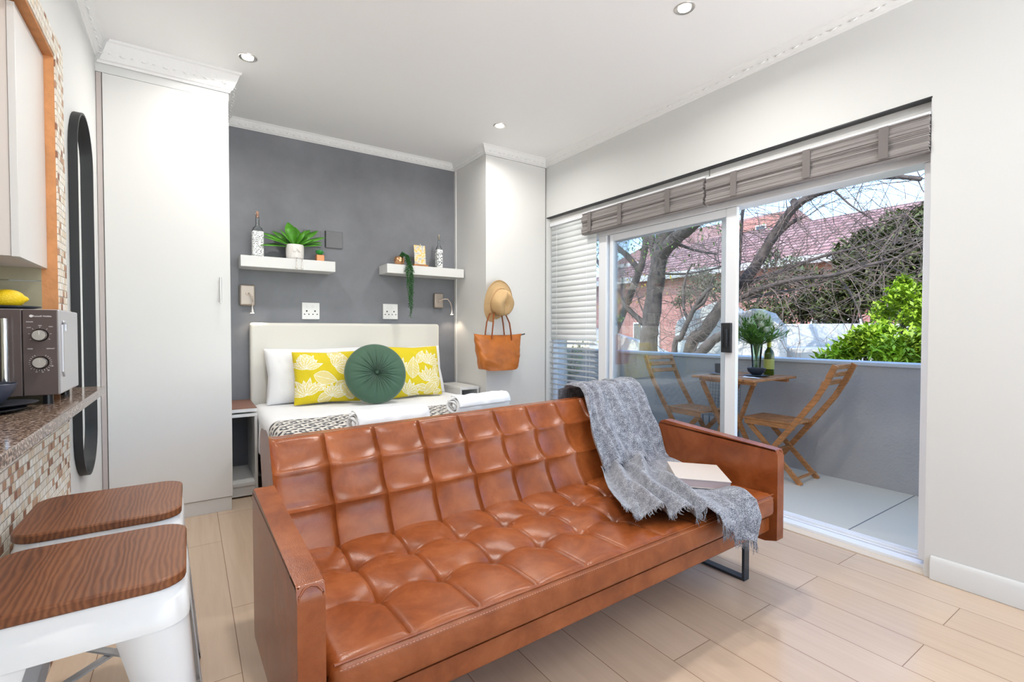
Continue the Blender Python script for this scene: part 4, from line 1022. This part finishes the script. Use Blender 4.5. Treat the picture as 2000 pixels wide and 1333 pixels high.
for sy, xo in ((-.034, 0), (.026, -.03)):
    mb = MB(); mb.sweep([(-.085 + xo, sy, .255), (-.080 + xo, sy, .31), (-.068 + xo, sy * .9, .40), (-.045 + xo * .5, sy * .6 + .02, .47), (.012, sy * .3 + .04, .492), (.070 + xo * .5, sy * .6 + .02, .47), (.092 + xo, sy * .9, .39), (.105 + xo, sy, .30), (.112 + xo, sy, .245)], [(-.0018, -.009), (.0018, -.009), (.0018, .009), (-.0018, .009)], up=(0, 1, .01))
    mb.build('strap', mat('strap_leather', (.33, .10, .03), .45), r, local=True)
mb = MB(); mb.sweep([(.195, -.01, .292), (.225, -.012, .292), (.262, -.015, .300)], [(-.002, -.005), (.002, -.005), (.002, .005), (-.002, .005)]); mb.build('zip_tab', BLACKP, r, local=True)

# ------------------------------------------------------------------ ceiling downlights
LENS = mat('lamp_lens', (1, .97, .9), .3, emit=14)
def downlight(x, y, label, e=9.0):
    r = thing('ceiling_downlight', label, 'light', (x, y, CZ), group='recessed ceiling downlights')
    MB().lathe([(.028, -.001), (.044, -.005), (.048, -.003), (.049, -.0002)], n=32).build('trim_ring', CHROME, r, local=True)
    MB().lathe([(0, -.004), (.029, -.004), (.029, -.0002)], n=28).build('lens', LENS, r, local=True)
    light('ceiling_area_light', 'AREA', (x, y, CZ - .012), e, (1, .975, .93), shape='DISK', size=.11, spread=R(160))
downlight(.294, 3.124, 'bright round ceiling downlight nearest the tall wardrobe')
downlight(1.962, 3.101, 'bright round ceiling downlight nearest the tall corner cupboard')
downlight(1.989, 1.49, 'bright round ceiling downlight nearest the camera, at top of photo')
for x, y, e in ((.45, 1.4, 12), (1.15, -.5, 4.5)): light('ceiling_area_light', 'AREA', (x, y, CZ - .012), e, (1, .975, .93), shape='DISK', size=.11, spread=R(160))  # unseen lamps without fittings, added to fill the near part of the room
# ------------------------------------------------------------------ balcony
BZ = -.02
BF = mat('pale_concrete_tiles', (.70, .64, .53), .6)
m = BF; b = m.node_tree.nodes['Principled BSDF']; tc = node(m, 'ShaderNodeTexCoord'); br = node(m, 'ShaderNodeTexBrick'); mp = node(m, 'ShaderNodeMapping'); mp.inputs['Location'].default_value = (0, -1.19, 0); lk(m, tc.outputs['Object'], mp.inputs[0]); lk(m, mp.outputs[0], br.inputs[0])
br.offset = 0; br.inputs['Scale'].default_value = 1; br.inputs['Brick Width'].default_value = 9; br.inputs['Row Height'].default_value = 1.2; br.inputs['Mortar Size'].default_value = .004
br.inputs['Color1'].default_value = (.68, .62, .50, 1); br.inputs['Color2'].default_value = (.70, .64, .52, 1); br.inputs['Mortar'].default_value = (.2, .2, .19, 1); lk(m, br.outputs[0], b.inputs['Base Color'])
struct(MB().box(2.932, 4.30, -.6, 5.2, BZ - .15, BZ).build('balcony_floor', BF, origin=(0, 0, 0)))
struct(MB().box(4.09, 4.26, -.6, 5.2, BZ, .845).build('balcony_wall', BALW, origin=(0, 0, 0)))
struct(MB().box(4.075, 4.275, -.6, 5.2, .846, .874).build('balcony_coping', BALTOP, bevel=.006))
struct(MB().box(2.932, 4.09, 5.02, 5.2, BZ, .874).build('balcony_end_wall', BALW))
struct(MB().box(2.9, 3.05, 3.6, 5.2, BZ, 3.4).build('outside_wall', STUCCO, origin=(0, 0, 0)))
struct(MB().box(2.892, 3.02, -2.6, .70, BZ, 3.4).build('outside_wall_near', STUCCO, origin=(0, 0, 0)))
struct(MB().box(-1.4, 3.02, -2.7, 4.4, 2.80, 4.6).build('outside_upper_storey', STUCCO, origin=(0, 0, 0)))

def chair(label):
    r = thing('folding_chair', label, 'chair', (0, 0, 0), group='slatted wooden folding chairs on the balcony')
    for sx in (-1, 1):
        x = sx * .162
        pth = [(x, -.435, .885), (x, -.425, .865), (x, -.385, .77), (x, -.315, .64), (x, -.165, .43), (x, .155, .0)]
        mb = MB(); mb.sweep(pth, [(-.011, -.019), (.011, -.019), (.011, .019), (-.011, .019)], up=(0, 1, 0)); mb.build('leg', TEAK, r, local=True, bevel=.003)
        x = sx * .138; mb = MB(); mb.sweep([(x, .18, .405), (x, -.215, .0)], [(-.010, -.018), (.010, -.018), (.010, .018), (-.010, .018)], up=(0, 1, 0)); mb.build('leg', TEAK, r, local=True, bevel=.003)
        mb = MB(); mb.bar((sx * .150, .20, .413), (sx * .150, -.17, .413), .018, .036); mb.build('seat_rail', TEAK, r, local=True, bevel=.002)
    for i, (y, z) in enumerate(((-.420, .868), (-.392, .812), (-.360, .752))):
        MB().bar((-.152, y + .012, z), (.152, y + .012, z), .014, .036, (0, -.35, .9)).build('back_slat', TEAK, r, local=True, bevel=.002)
    for i in range(7):
        x = -.138 + i * .046; MB().box(x - .0195, x + .0195, -.175, .215, .432, .445).build('seat_slat', TEAK, r, local=True, bevel=.002)
    for y, z, h in ((.155 - .02, .05, 0), (-.19, .045, 0), (.0, .21, 0)):
        mb = MB(); mb.bar((-.15, y, z), (.15, y, z), .022, .012); mb.build('stretcher', TEAK, r, local=True, bevel=.002)
    return r
c1 = chair('wooden folding chair nearest the camera on balcony, seen through the open door'); c1.location = (3.80, 1.945, BZ); c1.rotation_euler = (0, 0, R(2))
dup(c1, (3.72, 2.66, BZ), R(180 - 6), 'wooden folding chair behind the glass panel, far side of balcony table')

TX0, TX1, TY0, TY1, TZ = 3.36, 3.98, 1.92, 2.42, .745
r = thing('balcony_table', 'small slatted wooden folding table against the grey balcony wall', 'table', (3.67, 2.17, BZ))
k = 6
for i in range(k):
    y = TY0 + .03 + (TY1 - TY0 - .06) * i / (k - 1); MB().box(TX0, TX1, y - .036, y + .036, TZ - .018, TZ).build('top_slat', TEAK, r, bevel=.003)
for x in (TX0 + .08, TX1 - .08): MB().box(x - .018, x + .018, TY0 + .02, TY1 - .02, TZ - .045, TZ - .0185).build('top_batten', TEAK, r, bevel=.002)
for y in (TY0 + .27, TY1 - .05):
    MB().bar((TX0 + .06, y, TZ - .046), (TX1 - .06, y, BZ), .02, .04, (0, 0, 1)).build('leg', TEAK, r, bevel=.003)
    y += .024 if y < 2.3 else -.024
    MB().bar((TX1 - .06, y, TZ - .046), (TX0 + .06, y, BZ), .02, .04, (0, 0, 1)).build('leg', TEAK, r, bevel=.003)
MB().box(3.655, 3.685, TY0 + .295, TY1 - .075, .35, .365).build('stretcher', TEAK, r, bevel=.002)

TEALG = glass_mat('vase_glass', (.86, .93, .86), 1.4)
V0 = Vector((3.80, 2.14, TZ + .0005))
r = thing('flower_vase', 'clear glass vase standing on the balcony table under the bouquet', 'vase', V0)
MB().lathe([(0, .0), (.034, .0), (.036, .01), (.032, .07), (.038, .17), (.046, .25), (.043, .25), (.035, .17), (.029, .07), (.032, .012), (0, .010)], n=28).build('glass', TEALG, r, local=True)
r = thing('bouquet', 'bouquet of long green leaves around pale protea heads in glass vase', 'flowers', V0 + Vector((0, 0, .02)))
rng = random.Random(11); mb = MB(); st = MB()
for i in range(52):
    a = rng.uniform(0, 2 * pi); t = rng.uniform(.03, .235); tip = Vector((t * math.cos(a), t * math.sin(a), .44 - t * .50 + rng.uniform(-.04, .03))); q0 = Vector((-.015 * math.cos(a), -.015 * math.sin(a), .0)); q1 = Vector((.024 * math.cos(a), .024 * math.sin(a), .22))
    st.tube([q0, q1, tip], .0018, 5)
    for j in range(17):
        p = q1.lerp(tip, j / 16)
        d = (tip - Vector((0, 0, .20))).normalized() + Vector((rng.uniform(-.8, .8), rng.uniform(-.8, .8), rng.uniform(-.5, .6))); mb.leaf(p, d, (0, 0, 1), rng.uniform(.05, .10), .013, .25, 3)
st.build('stems', mat('flower_stem', (.10, .20, .04), .6), r, local=True)
mb.build('leaves', mat('bouquet_leaf', (.16, .32, .06), .5, var=.5, vscale=30), r, local=True, ang=60)
for (x, y, z, s_) in ((-.02, -.04, .45, .10), (-.10, -.01, .40, .06), (.075, -.06, .40, .06), (-.01, -.08, .34, .05), (-.05, -.06, .385, .05), (.05, -.055, .385, .05)):
    mb = MB()
    for k in range(4):
        for i in range(18):
            a = 2 * pi * (i + .5 * k) / 18; tt = .25 + .25 * k; mb.leaf((x, y, z - s_ * .5), (math.cos(a) * tt, math.sin(a) * tt, 1.25 - .22 * k), (0, 0, 1), s_ * (1.15 - .06 * k), s_ * .22, .1, 3)
    mb.build('flower_head', mat('pale_protea', (.78, .80, .62), .7, var=.25, vscale=30), r, local=True, ang=60)
r = thing('wine_bottle', 'green wine bottle with yellow capsule beside the vase', 'bottle', (3.868, 2.075, TZ))
GG = mat('green_bottle_glass', (.10, .14, .01), .08, trans=.55, spec=.6)
MB().lathe([(0, .0), (.036, .0), (.038, .004), (.038, .165), (.033, .19), (.017, .215), (.0145, .235), (.0145, .29), (.0165, .292), (.0165, .30), (0, .30)], n=28).build('glass', GG, r, local=True)
MB().lathe([(.0388, .05), (.0388, .13)], n=28).build('label', mat('olive_wine_label', (.42, .42, .10), .6), r, local=True)
MB().lathe([(.0158, .225), (.0155, .292), (.0172, .294), (.0172, .302), (0, .302)], n=20).build('capsule', mat('yellow_capsule', (.62, .56, .04), .35), r, local=True)
DG = mat('charcoal_tableware', (.03, .034, .045), .35)
def tw(prof, c, name, label, cat, **k): return tag(MB().lathe(prof, c, 32).build(name, DG, **k), label, cat)
tw([(0, 0), (.05, 0), (.09, .008), (.094, .012), (.09, .012), (.05, .005), (0, .005)], (3.66, 2.06, TZ), 'dinner_plate', 'dark plate beneath bowl on the near side of balcony table', 'plate')
tw([(0, 0), (.03, 0), (.034, .003), (.062, .03), (.068, .055), (.064, .055), (.056, .03), (.028, .008), (0, .007)], (3.66, 2.06, TZ + .0125), 'bowl', 'dark bowl on plate in front of the vase', 'bowl')
tw([(0, 0), (.05, 0), (.08, .008), (.084, .012), (.08, .012), (.05, .005), (0, .005)], (3.60, 2.33, TZ), 'dinner_plate', 'dark plate beneath cup on the far side of balcony table', 'plate')
tw([(0, 0), (.034, 0), (.038, .004), (.042, .075), (.039, .075), (.035, .008), (0, .007)], (3.60, 2.33, TZ + .0125), 'cup', 'blue-black cup behind the black door lock', 'cup')
mb = MB(); mb.grid(lambda u, v: (3.50 + u * .07, 1.96 + v * .14, TZ + .003 + .005 * math.sin(u * 5) * math.sin(v * 4)), 10, 10); tag(mb.build('napkin', WHITEC, solid=.002), 'folded pale napkin at near left corner of balcony table', 'napkin')
# wire basket below the table
r = thing('wire_basket', 'grey wire mesh stand behind the glass panel by the balcony wall', 'basket', (3.98, 2.62, BZ))
WIRE = mat('grey_wire', (.22, .24, .26), .5, .5); mb = MB()
for i in range(11): mb.bar((4.03, 2.42 + i * .03, .33), (4.05, 2.42 + i * .03, .66), .003, .003); mb.bar((3.93, 2.42 + i * .03, .33), (4.03, 2.42 + i * .03, .33), .003, .003)
for i in range(12): mb.bar((4.03 + .02 * i / 11, 2.42, .33 + i * .03), (4.03 + .02 * i / 11, 2.72, .33 + i * .03), .003, .003)
for i in range(4): mb.bar((3.93 + i * .033, 2.42, .33), (3.93 + i * .033, 2.72, .33), .003, .003)
mb.build('mesh', WIRE, r)
for x, y in ((3.935, 2.425), (3.935, 2.715), (4.03, 2.425), (4.03, 2.715)): MB().box(x - .005, x + .005, y - .005, y + .005, BZ, .33).build('leg', WIRE, r)
# plant pot seen low behind the venetian blind
r = thing('balcony_shrub', 'potted green shrub at far balcony end behind the venetian blind', 'plant', (3.60, 4.25, BZ))
MB().lathe([(0, 0), (.15, 0), (.20, .36), (.22, .38), (.20, .38), (.18, .34), (0, .33)], n=28).build('pot', mat('sand_pot', (.55, .45, .28), .8), r, local=True)
rng = random.Random(21); mb = MB(); st = MB()
for i in range(26):
    a = rng.uniform(0, 2 * pi); t = rng.uniform(.05, .30); tip = Vector((t * math.cos(a), t * math.sin(a), rng.uniform(.72, 1.02))); st.tube([(0, 0, .33), (tip.x * .4, tip.y * .4, .6), tip], .004, 5)
    for j in range(26):
        p = Vector((tip.x * .4, tip.y * .4, .6)).lerp(tip, rng.random()) + Vector((rng.uniform(-.05, .05), rng.uniform(-.05, .05), rng.uniform(-.03, .03))); mb.leaf(p, (rng.uniform(-1, 1), rng.uniform(-1, 1), rng.uniform(-.3, .8)), (0, 0, 1), .055, .03, .1, 2)
st.build('stems', TWIG, r, local=True); mb.build('foliage', LEAF, r, local=True, ang=60)

# ------------------------------------------------------------------ outside: ground, garden walls, houses
GRD = mat('garden_ground', (.20, .17, .11), .95, var=.3, vscale=.6)
struct(MB().box(4.4, 120, -60, 90, -3.1, -3.0).build('ground', GRD, origin=(0, 0, 0)))
def gw(name, label, prism, a, b_, ax, m=STUCCO, cap=True): return tag(MB().prism(prism, a, b_, ax).build(name, m, bevel=.02), label, 'wall')
# long low white wall on the right, two steps
gw('garden_wall', 'long low white garden wall behind the bouquet and green shrubs', [(-2, -3.0), (6.9, -3.0), (6.9, 1.26), (-2, 1.20)], 10.6, 10.9, 'x')
gw('garden_ledge', 'lower white ledge in front of the long garden wall', [(-2, -3.0), (6.9, -3.0), (6.9, .78), (-2, .78)], 9.4, 10.55, 'x')
# raised wall left of the opening, rising towards the house, with a rounded corner
pts = [(at(px, py, X=9.0).y, at(px, py, X=9.0).z) for px, py in ((1318, 640), (1322, 628), (1335, 618), (1365, 604), (1395, 590), (1415, 588), (1430, 602), (1445, 612), (1470, 603), (1500, 612), (1522, 640))]
gw('garden_wall', 'tall curved-top white garden wall behind the tree trunks', [(pts[0][0], -3)] + pts + [(pts[-1][0], -3)], 9.0, 9.3, 'x')
pts = [(at(px, py, X=8.6).y, at(px, py, X=8.6).z) for px, py in ((1150, 640), (1200, 652), (1262, 672), (1300, 690))]
gw('garden_wall', 'low sloping white wall at left of the glass panel view', [(pts[0][0], -3)] + pts + [(pts[-1][0], -3)], 8.6, 8.8, 'x')

def house(name, label, xe, xr, ye0, ye1, ze, zr, hip0=0, hip1=0):
    r = thing(name, label, 'house', ((xe + xr) / 2, (ye0 + ye1) / 2, -3))
    xb = 2 * xr - xe
    v = [(xe, ye0, ze), (xe, ye1, ze), (xb, ye1, ze), (xb, ye0, ze), (xr, ye0 + hip0, zr), (xr, ye1 - hip1, zr)]
    MB().add(v, [(0, 1, 5, 4), (3, 4, 5, 2), (0, 4, 3), (1, 2, 5), (0, 3, 2, 1)]).build('roof', ROOF, r)
    MB().box(xe + .5, xb - .5, ye0 + .4, ye1 - .4, -3, ze - .05).build('wall', BRICK, r)
    MB().box(xe - .10, xe + .06, ye0, ye1, ze - .28, ze - .02).build('gutter', mat('white_gutter', (.52, .50, .48), .6), r)
    return r
H1 = house('house', 'long brick house with red tiled roof filling the view behind the trees', 17, 21.2, -6, 19.0, 3.60, 5.62, 0, 4.6)
def hwin(r, x, y, z, w_, h, nb=3):
    f = MB().box(x - .06, x + .02, y - w_ / 2, y + w_ / 2, z, z + h).build('window', mat('white_window_frame', (.7, .7, .68), .5), r)
    o = MB()
    for i in range(nb): o.box(x - .08, x - .055, y - w_ / 2 + .06 + i * (w_ - .06) / nb, y - w_ / 2 + (i + 1) * (w_ - .06) / nb, z + .07, z + h - .07)
    q = o.build('pane', mat('dark_window_pane', (.06, .07, .08), .15), None, origin=(0, 0, 0)); q.parent = f; q.location = -Vector(r.location)
for y in (15.0, 11.0, 7.2, 3.5): hwin(H1, 17.45, y, .1, 1.5, 1.4)
H2 = house('house', 'taller brick building with small gable window seen above the red roof', 27, 31, 13.5, 27, 6.1, 8.6, 1.5, 2)
hwin(H2, 27.45, 16.5, 4.3, .9, 1.1, 2)
MB().box(26.8, 27.0, 13.5, 16.9, 5.5, 5.95).build('white_fascia', mat('fascia_white', (.78, .76, .74), .6), H2)
hwin(H2, 26.98, 15.0, 6.3, .6, .8, 1)
MB().box(26.99, 28, 13.6, 17.2, 5.9, 7.5).build('dormer', BRICK, H2)

# ------------------------------------------------------------------ trees and bushes
def foliage_ball(mb, c, rad, n, L, rng, flat=1.0):
    for _ in range(n):
        d = Vector((rng.gauss(0, 1), rng.gauss(0, 1), rng.gauss(0, 1))).normalized(); q = rng.random() ** .45
        p = c + Vector((d.x * rad[0], d.y * rad[1], d.z * rad[2])) * q
        mb.leaf(p, Vector((rng.uniform(-1, 1), rng.uniform(-1, 1), rng.uniform(-.8, .9))), Vector((rng.uniform(-.5, .5), rng.uniform(-.5, .5), 1)), L * rng.uniform(.6, 1.3), L * .42, .15, 2)
def shrub(name, label, cat, blobs, X, m, L, seed, stem_base, n=900, group=None):
    rng = random.Random(seed); mb = MB(); st = MB(); cs = []
    for px, py, rp, dx in blobs:
        x = X + dx; c = at(px, py, X=x); dist = (c - Vector((0, 0, 1.1))).dot(_F); rr_ = rp / FPX * dist
        foliage_ball(mb, c, (rr_ * 1.1, rr_, rr_ * .9), int(n * (rp / 40) ** 1.7), L, rng); cs.append(c)
    c0 = sum(cs, Vector()) / len(cs); base = Vector((c0.x, c0.y, -3))
    r = thing(name, label, cat, base, group=group)
    for c in cs: st.tube([base, base.lerp(c, .5) + Vector((0, 0, .3)), c], [.07, .05, .015], 6)
    st.build('stems', BARK, r); mb.build('foliage', m, r, ang=60)
    return r
LIME = mat('lime_leaf', (.28, .42, .02), .55, var=.5, vscale=3); DARKG = mat('dark_evergreen_leaf', (.10, .115, .035), .6, var=.65, vscale=2.5); OLIV = mat('grey_olive_leaf', (.17, .20, .10), .65, var=.4, vscale=3)
MIDG = mat('mid_green_leaf', (.10, .22, .03), .55, var=.5, vscale=3)
shrub('leafy_shrub', 'bright lime-green leafy shrub lowest at right above balcony wall', 'shrub', [(1690, 668, 36, 0), (1650, 690, 30, -.2), (1740, 690, 38, -.3), (1790, 680, 40, 0), (1720, 650, 28, .2), (1610, 700, 14, -.2)], 6.6, LIME, .085, 31, None, 950)
shrub('leafy_tree', 'yellow-green young tree beside the right door jamb', 'tree', [(1760, 580, 30, 0), (1800, 620, 38, 0), (1730, 610, 26, .2), (1815, 570, 28, .3), (1765, 550, 16, .2), (1812, 660, 30, 0)], 7.4, LIME, .085, 32, None, 760)
shrub('evergreen_tree', 'broad dark evergreen tree in front of the red roof at right', 'tree', [(1700, 520, 62, 0), (1780, 500, 72, .3), (1820, 450, 48, 0), (1740, 575, 60, 0), (1660, 570, 52, -.2), (1640, 620, 30, 0), (1590, 600, 36, 0), (1700, 470, 30, 0), (1810, 580, 60, 0), (1755, 445, 34, 0), (1660, 495, 34, 0), (1815, 420, 30, 0)], 12.5, DARKG, .16, 33, None, 1000)
shrub('dark_hedge', 'dark brown-green hedge behind the long white garden wall', 'hedge', [(1480, 605, 34, 0), (1530, 610, 34, 0), (1570, 590, 34, .3), (1620, 600, 30, 0), (1455, 560, 30, .3), (1515, 560, 32, .4), (1580, 548, 34, .5)], 12.0, DARKG, .14, 34, None, 700)
shrub('olive_shrub', 'grey-green shrub behind the curved garden wall', 'shrub', [(1370, 545, 26, 0), (1345, 575, 24, 0), (1395, 560, 28, 0), (1500, 505, 24, .5), (1545, 520, 26, .5), (1325, 590, 14, 0)], 12.8, OLIV, .12, 35, None, 800)
shrub('leafy_shrub', 'small yellow-green sprig of leaves at left edge of glass panel', 'shrub', [(1197, 590, 13, 0), (1205, 625, 12, 0), (1188, 650, 12, 0)], 6.0, LIME, .07, 36, None, 900)

def tree(name, label, X, limbs, seed, twigs, leafs=None, twr=1.0):
    """limbs: (points [(px,py,dx)], r0, r1) radii in metres"""
    rng = random.Random(seed); mb = MB(); allp = []
    base = None
    for pts, r0, r1 in limbs:
        P = [at(px, py, X=X + dx) for px, py, dx in pts]
        if base is None: base = Vector((P[0].x, P[0].y, -3)); P = [base] + P
        n = 5; Q = []
        for i in range(len(P) - 1):
            p0, p1, p2, p3 = P[max(i - 1, 0)], P[i], P[i + 1], P[min(i + 2, len(P) - 1)]
            for k in range(n):
                t = k / n; Q.append(.5 * ((2 * p1) + (p2 - p0) * t + (2 * p0 - 5 * p1 + 4 * p2 - p3) * t * t + (3 * p1 - p0 - 3 * p2 + p3) * t ** 3))
        Q.append(P[-1]); m_ = len(Q); rad = [(r0 + (r1 - r0) * (i / (m_ - 1)) ** .8) * (1 + .08 * math.sin(i * 1.7)) for i in range(m_)]
        mb.tube(Q, rad, 10); allp += [(q, rr_) for q, rr_ in zip(Q[2 if base is None else 6:], rad[6:])]
    r = thing(name, label, 'tree', base)
    mb.build('trunk', BARK, r, ang=80)
    tw_ = MB(); ends = []
    def grow(p, d, L, rr_, depth):
        n = 6; pts = [p]
        for i in range(n):
            d = (d + Vector((rng.gauss(0, .16), rng.gauss(0, .16), rng.gauss(0, .16) + .02))).normalized(); p = p + d * L / n; pts.append(p)
            if depth > 0 and i in (2, 3, 5) and rng.random() < .8:
                grow(p, (d + Vector((rng.gauss(0, .6), rng.gauss(0, .6), rng.gauss(0, .6)))).normalized(), L * .6, rr_ * .55, depth - 1)
        tw_.tube(pts, [rr_ * (1 - .75 * i / n) for i in range(n + 1)], 4); ends.append(p)
    for _ in range(twigs):
        q, rr_ = rng.choice(allp); d = Vector((rng.gauss(0, .6), rng.gauss(0, 1), rng.gauss(0, .8))).normalized()
        grow(q, d, rng.uniform(.5, 1.5) * twr, rng.uniform(.004, .010) * twr, 2)
    tw_.build('twigs', TWIG, r, flat=True)
    if leafs:
        m_, n, L, sel = leafs; lf = MB()
        cand = [e for e in ends if sel(e)] or ends
        for _ in range(n):
            e = rng.choice(cand) + Vector((rng.gauss(0, .14), rng.gauss(0, .14), rng.gauss(0, .12))); lf.leaf(e, (rng.uniform(-1, 1), rng.uniform(-1, 1), rng.uniform(-1, .4)), (0, 0, 1), L * rng.uniform(.7, 1.2), L * .4, .2, 2)
        lf.build('leaves', m_, r, ang=60)
    return r
tree('bare_tree', 'thick dark tree trunk with spreading limbs behind the glass panel', 7.6,
     [([(1266, 700, 0), (1270, 640, 0), (1280, 560, 0), (1290, 490, 0), (1302, 440, 0), (1310, 400, .1), (1318, 340, .1)], .20, .13),
      ([(1288, 500, 0), (1318, 468, -.1), (1352, 440, -.2), (1392, 405, -.3), (1430, 370, -.4), (1480, 320, -.5)], .15, .08),
      ([(1283, 510, 0), (1268, 450, .1), (1258, 400, .2), (1246, 340, .3)], .09, .05),
      ([(1296, 470, 0), (1330, 420, .3), (1350, 380, .4)], .09, .05),
      ([(1257, 632, 0), (1225, 602, -.1), (1205, 575, -.1), (1188, 545, -.2), (1160, 500, -.3)], .06, .035),
      ([(1262, 622, 0), (1248, 590, 0), (1240, 560, 0)], .02, .01),
      ([(1290, 535, 0), (1340, 535, .3), (1395, 525, .4), (1440, 508, .5)], .025, .012),
      ([(1325, 478, 0), (1360, 490, .2), (1400, 497, .3)], .03, .015)],
     41, 90, (MIDG, 1300, .08, lambda e: e.z > 2.6))
tree('bare_tree', 'slim leaning tree trunk left of the thick trunk with yellow leaves', 8.2,
     [([(1186, 700, 0), (1205, 640, 0), (1225, 590, 0), (1243, 545, 0), (1256, 505, 0), (1262, 455, 0), (1262, 400, 0)], .11, .06),
      ([(1250, 530, 0), (1225, 500, -.1), (1203, 480, -.1), (1195, 450, -.1), (1185, 420, -.2)], .07, .05)],
     42, 60, (mat('yellow_leaf', (.55, .42, .06), .6, var=.2), 220, .08, lambda e: e.z < 2.6))
tree('bare_tree', 'wide leaning bare tree whose branches spread across the open doorway', 8.4,
     [([(1345, 705, 0), (1375, 650, 0), (1405, 605, 0), (1440, 565, 0), (1475, 520, 0), (1505, 470, 0), (1535, 425, 0), (1552, 405, 0), (1580, 385, 0), (1625, 368, 0), (1680, 352, 0), (1740, 345, 0), (1800, 350, 0)], .15, .03),
      ([(1552, 408, 0), (1548, 385, 0), (1530, 350, 0)], .06, .04),
      ([(1470, 520, 0), (1500, 480, .2), (1540, 440, .3), (1566, 425, .3)], .05, .03),
      ([(1410, 600, 0), (1440, 585, 0), (1500, 560, -.1), (1560, 545, -.2), (1625, 538, -.2), (1690, 520, -.2), (1760, 500, -.3), (1822, 458, -.3)], .06, .012),
      ([(1425, 580, 0), (1480, 545, .1), (1540, 525, .2), (1610, 500, .2), (1690, 480, .2), (1740, 460, .2), (1768, 430, .2), (1770, 418, .2)], .04, .010),
      ([(1435, 590, 0), (1500, 575, 0), (1580, 560, 0), (1650, 530, 0), (1720, 500, 0), (1820, 462, 0)], .03, .01),
      ([(1432, 590, 0), (1441, 540, -.2), (1446, 480, -.2), (1450, 420, -.2), (1455, 380, -.2)], .035, .025),
      ([(1625, 368, 0), (1660, 400, 0), (1690, 420, 0)], .018, .01),
      ([(1640, 545, 0), (1665, 580, 0), (1690, 640, 0)], .02, .008), ([(1700, 352, 0), (1760, 330, 0), (1830, 328, 0)], .02, .008)],
     43, 300)
tree('bare_tree', 'low dark multi-stemmed trunk in front of the curved white wall', 7.3,
     [([(1316, 705, 0), (1330, 660, 0), (1345, 625, 0), (1358, 600, 0), (1372, 580, 0), (1390, 560, 0)], .06, .035),
      ([(1345, 625, 0), (1336, 605, 0), (1335, 570, 0), (1340, 540, 0), (1352, 515, 0)], .035, .015),
      ([(1356, 604, 0), (1375, 590, 0), (1385, 565, 0), (1394, 540, 0)], .035, .015),
      ([(1355, 705, 0), (1385, 672, 0), (1408, 655, 0), (1440, 640, 0)], .10, .06)],
     44, 60, None, .6)
# creeping thin branch with green leaves in front of the long wall
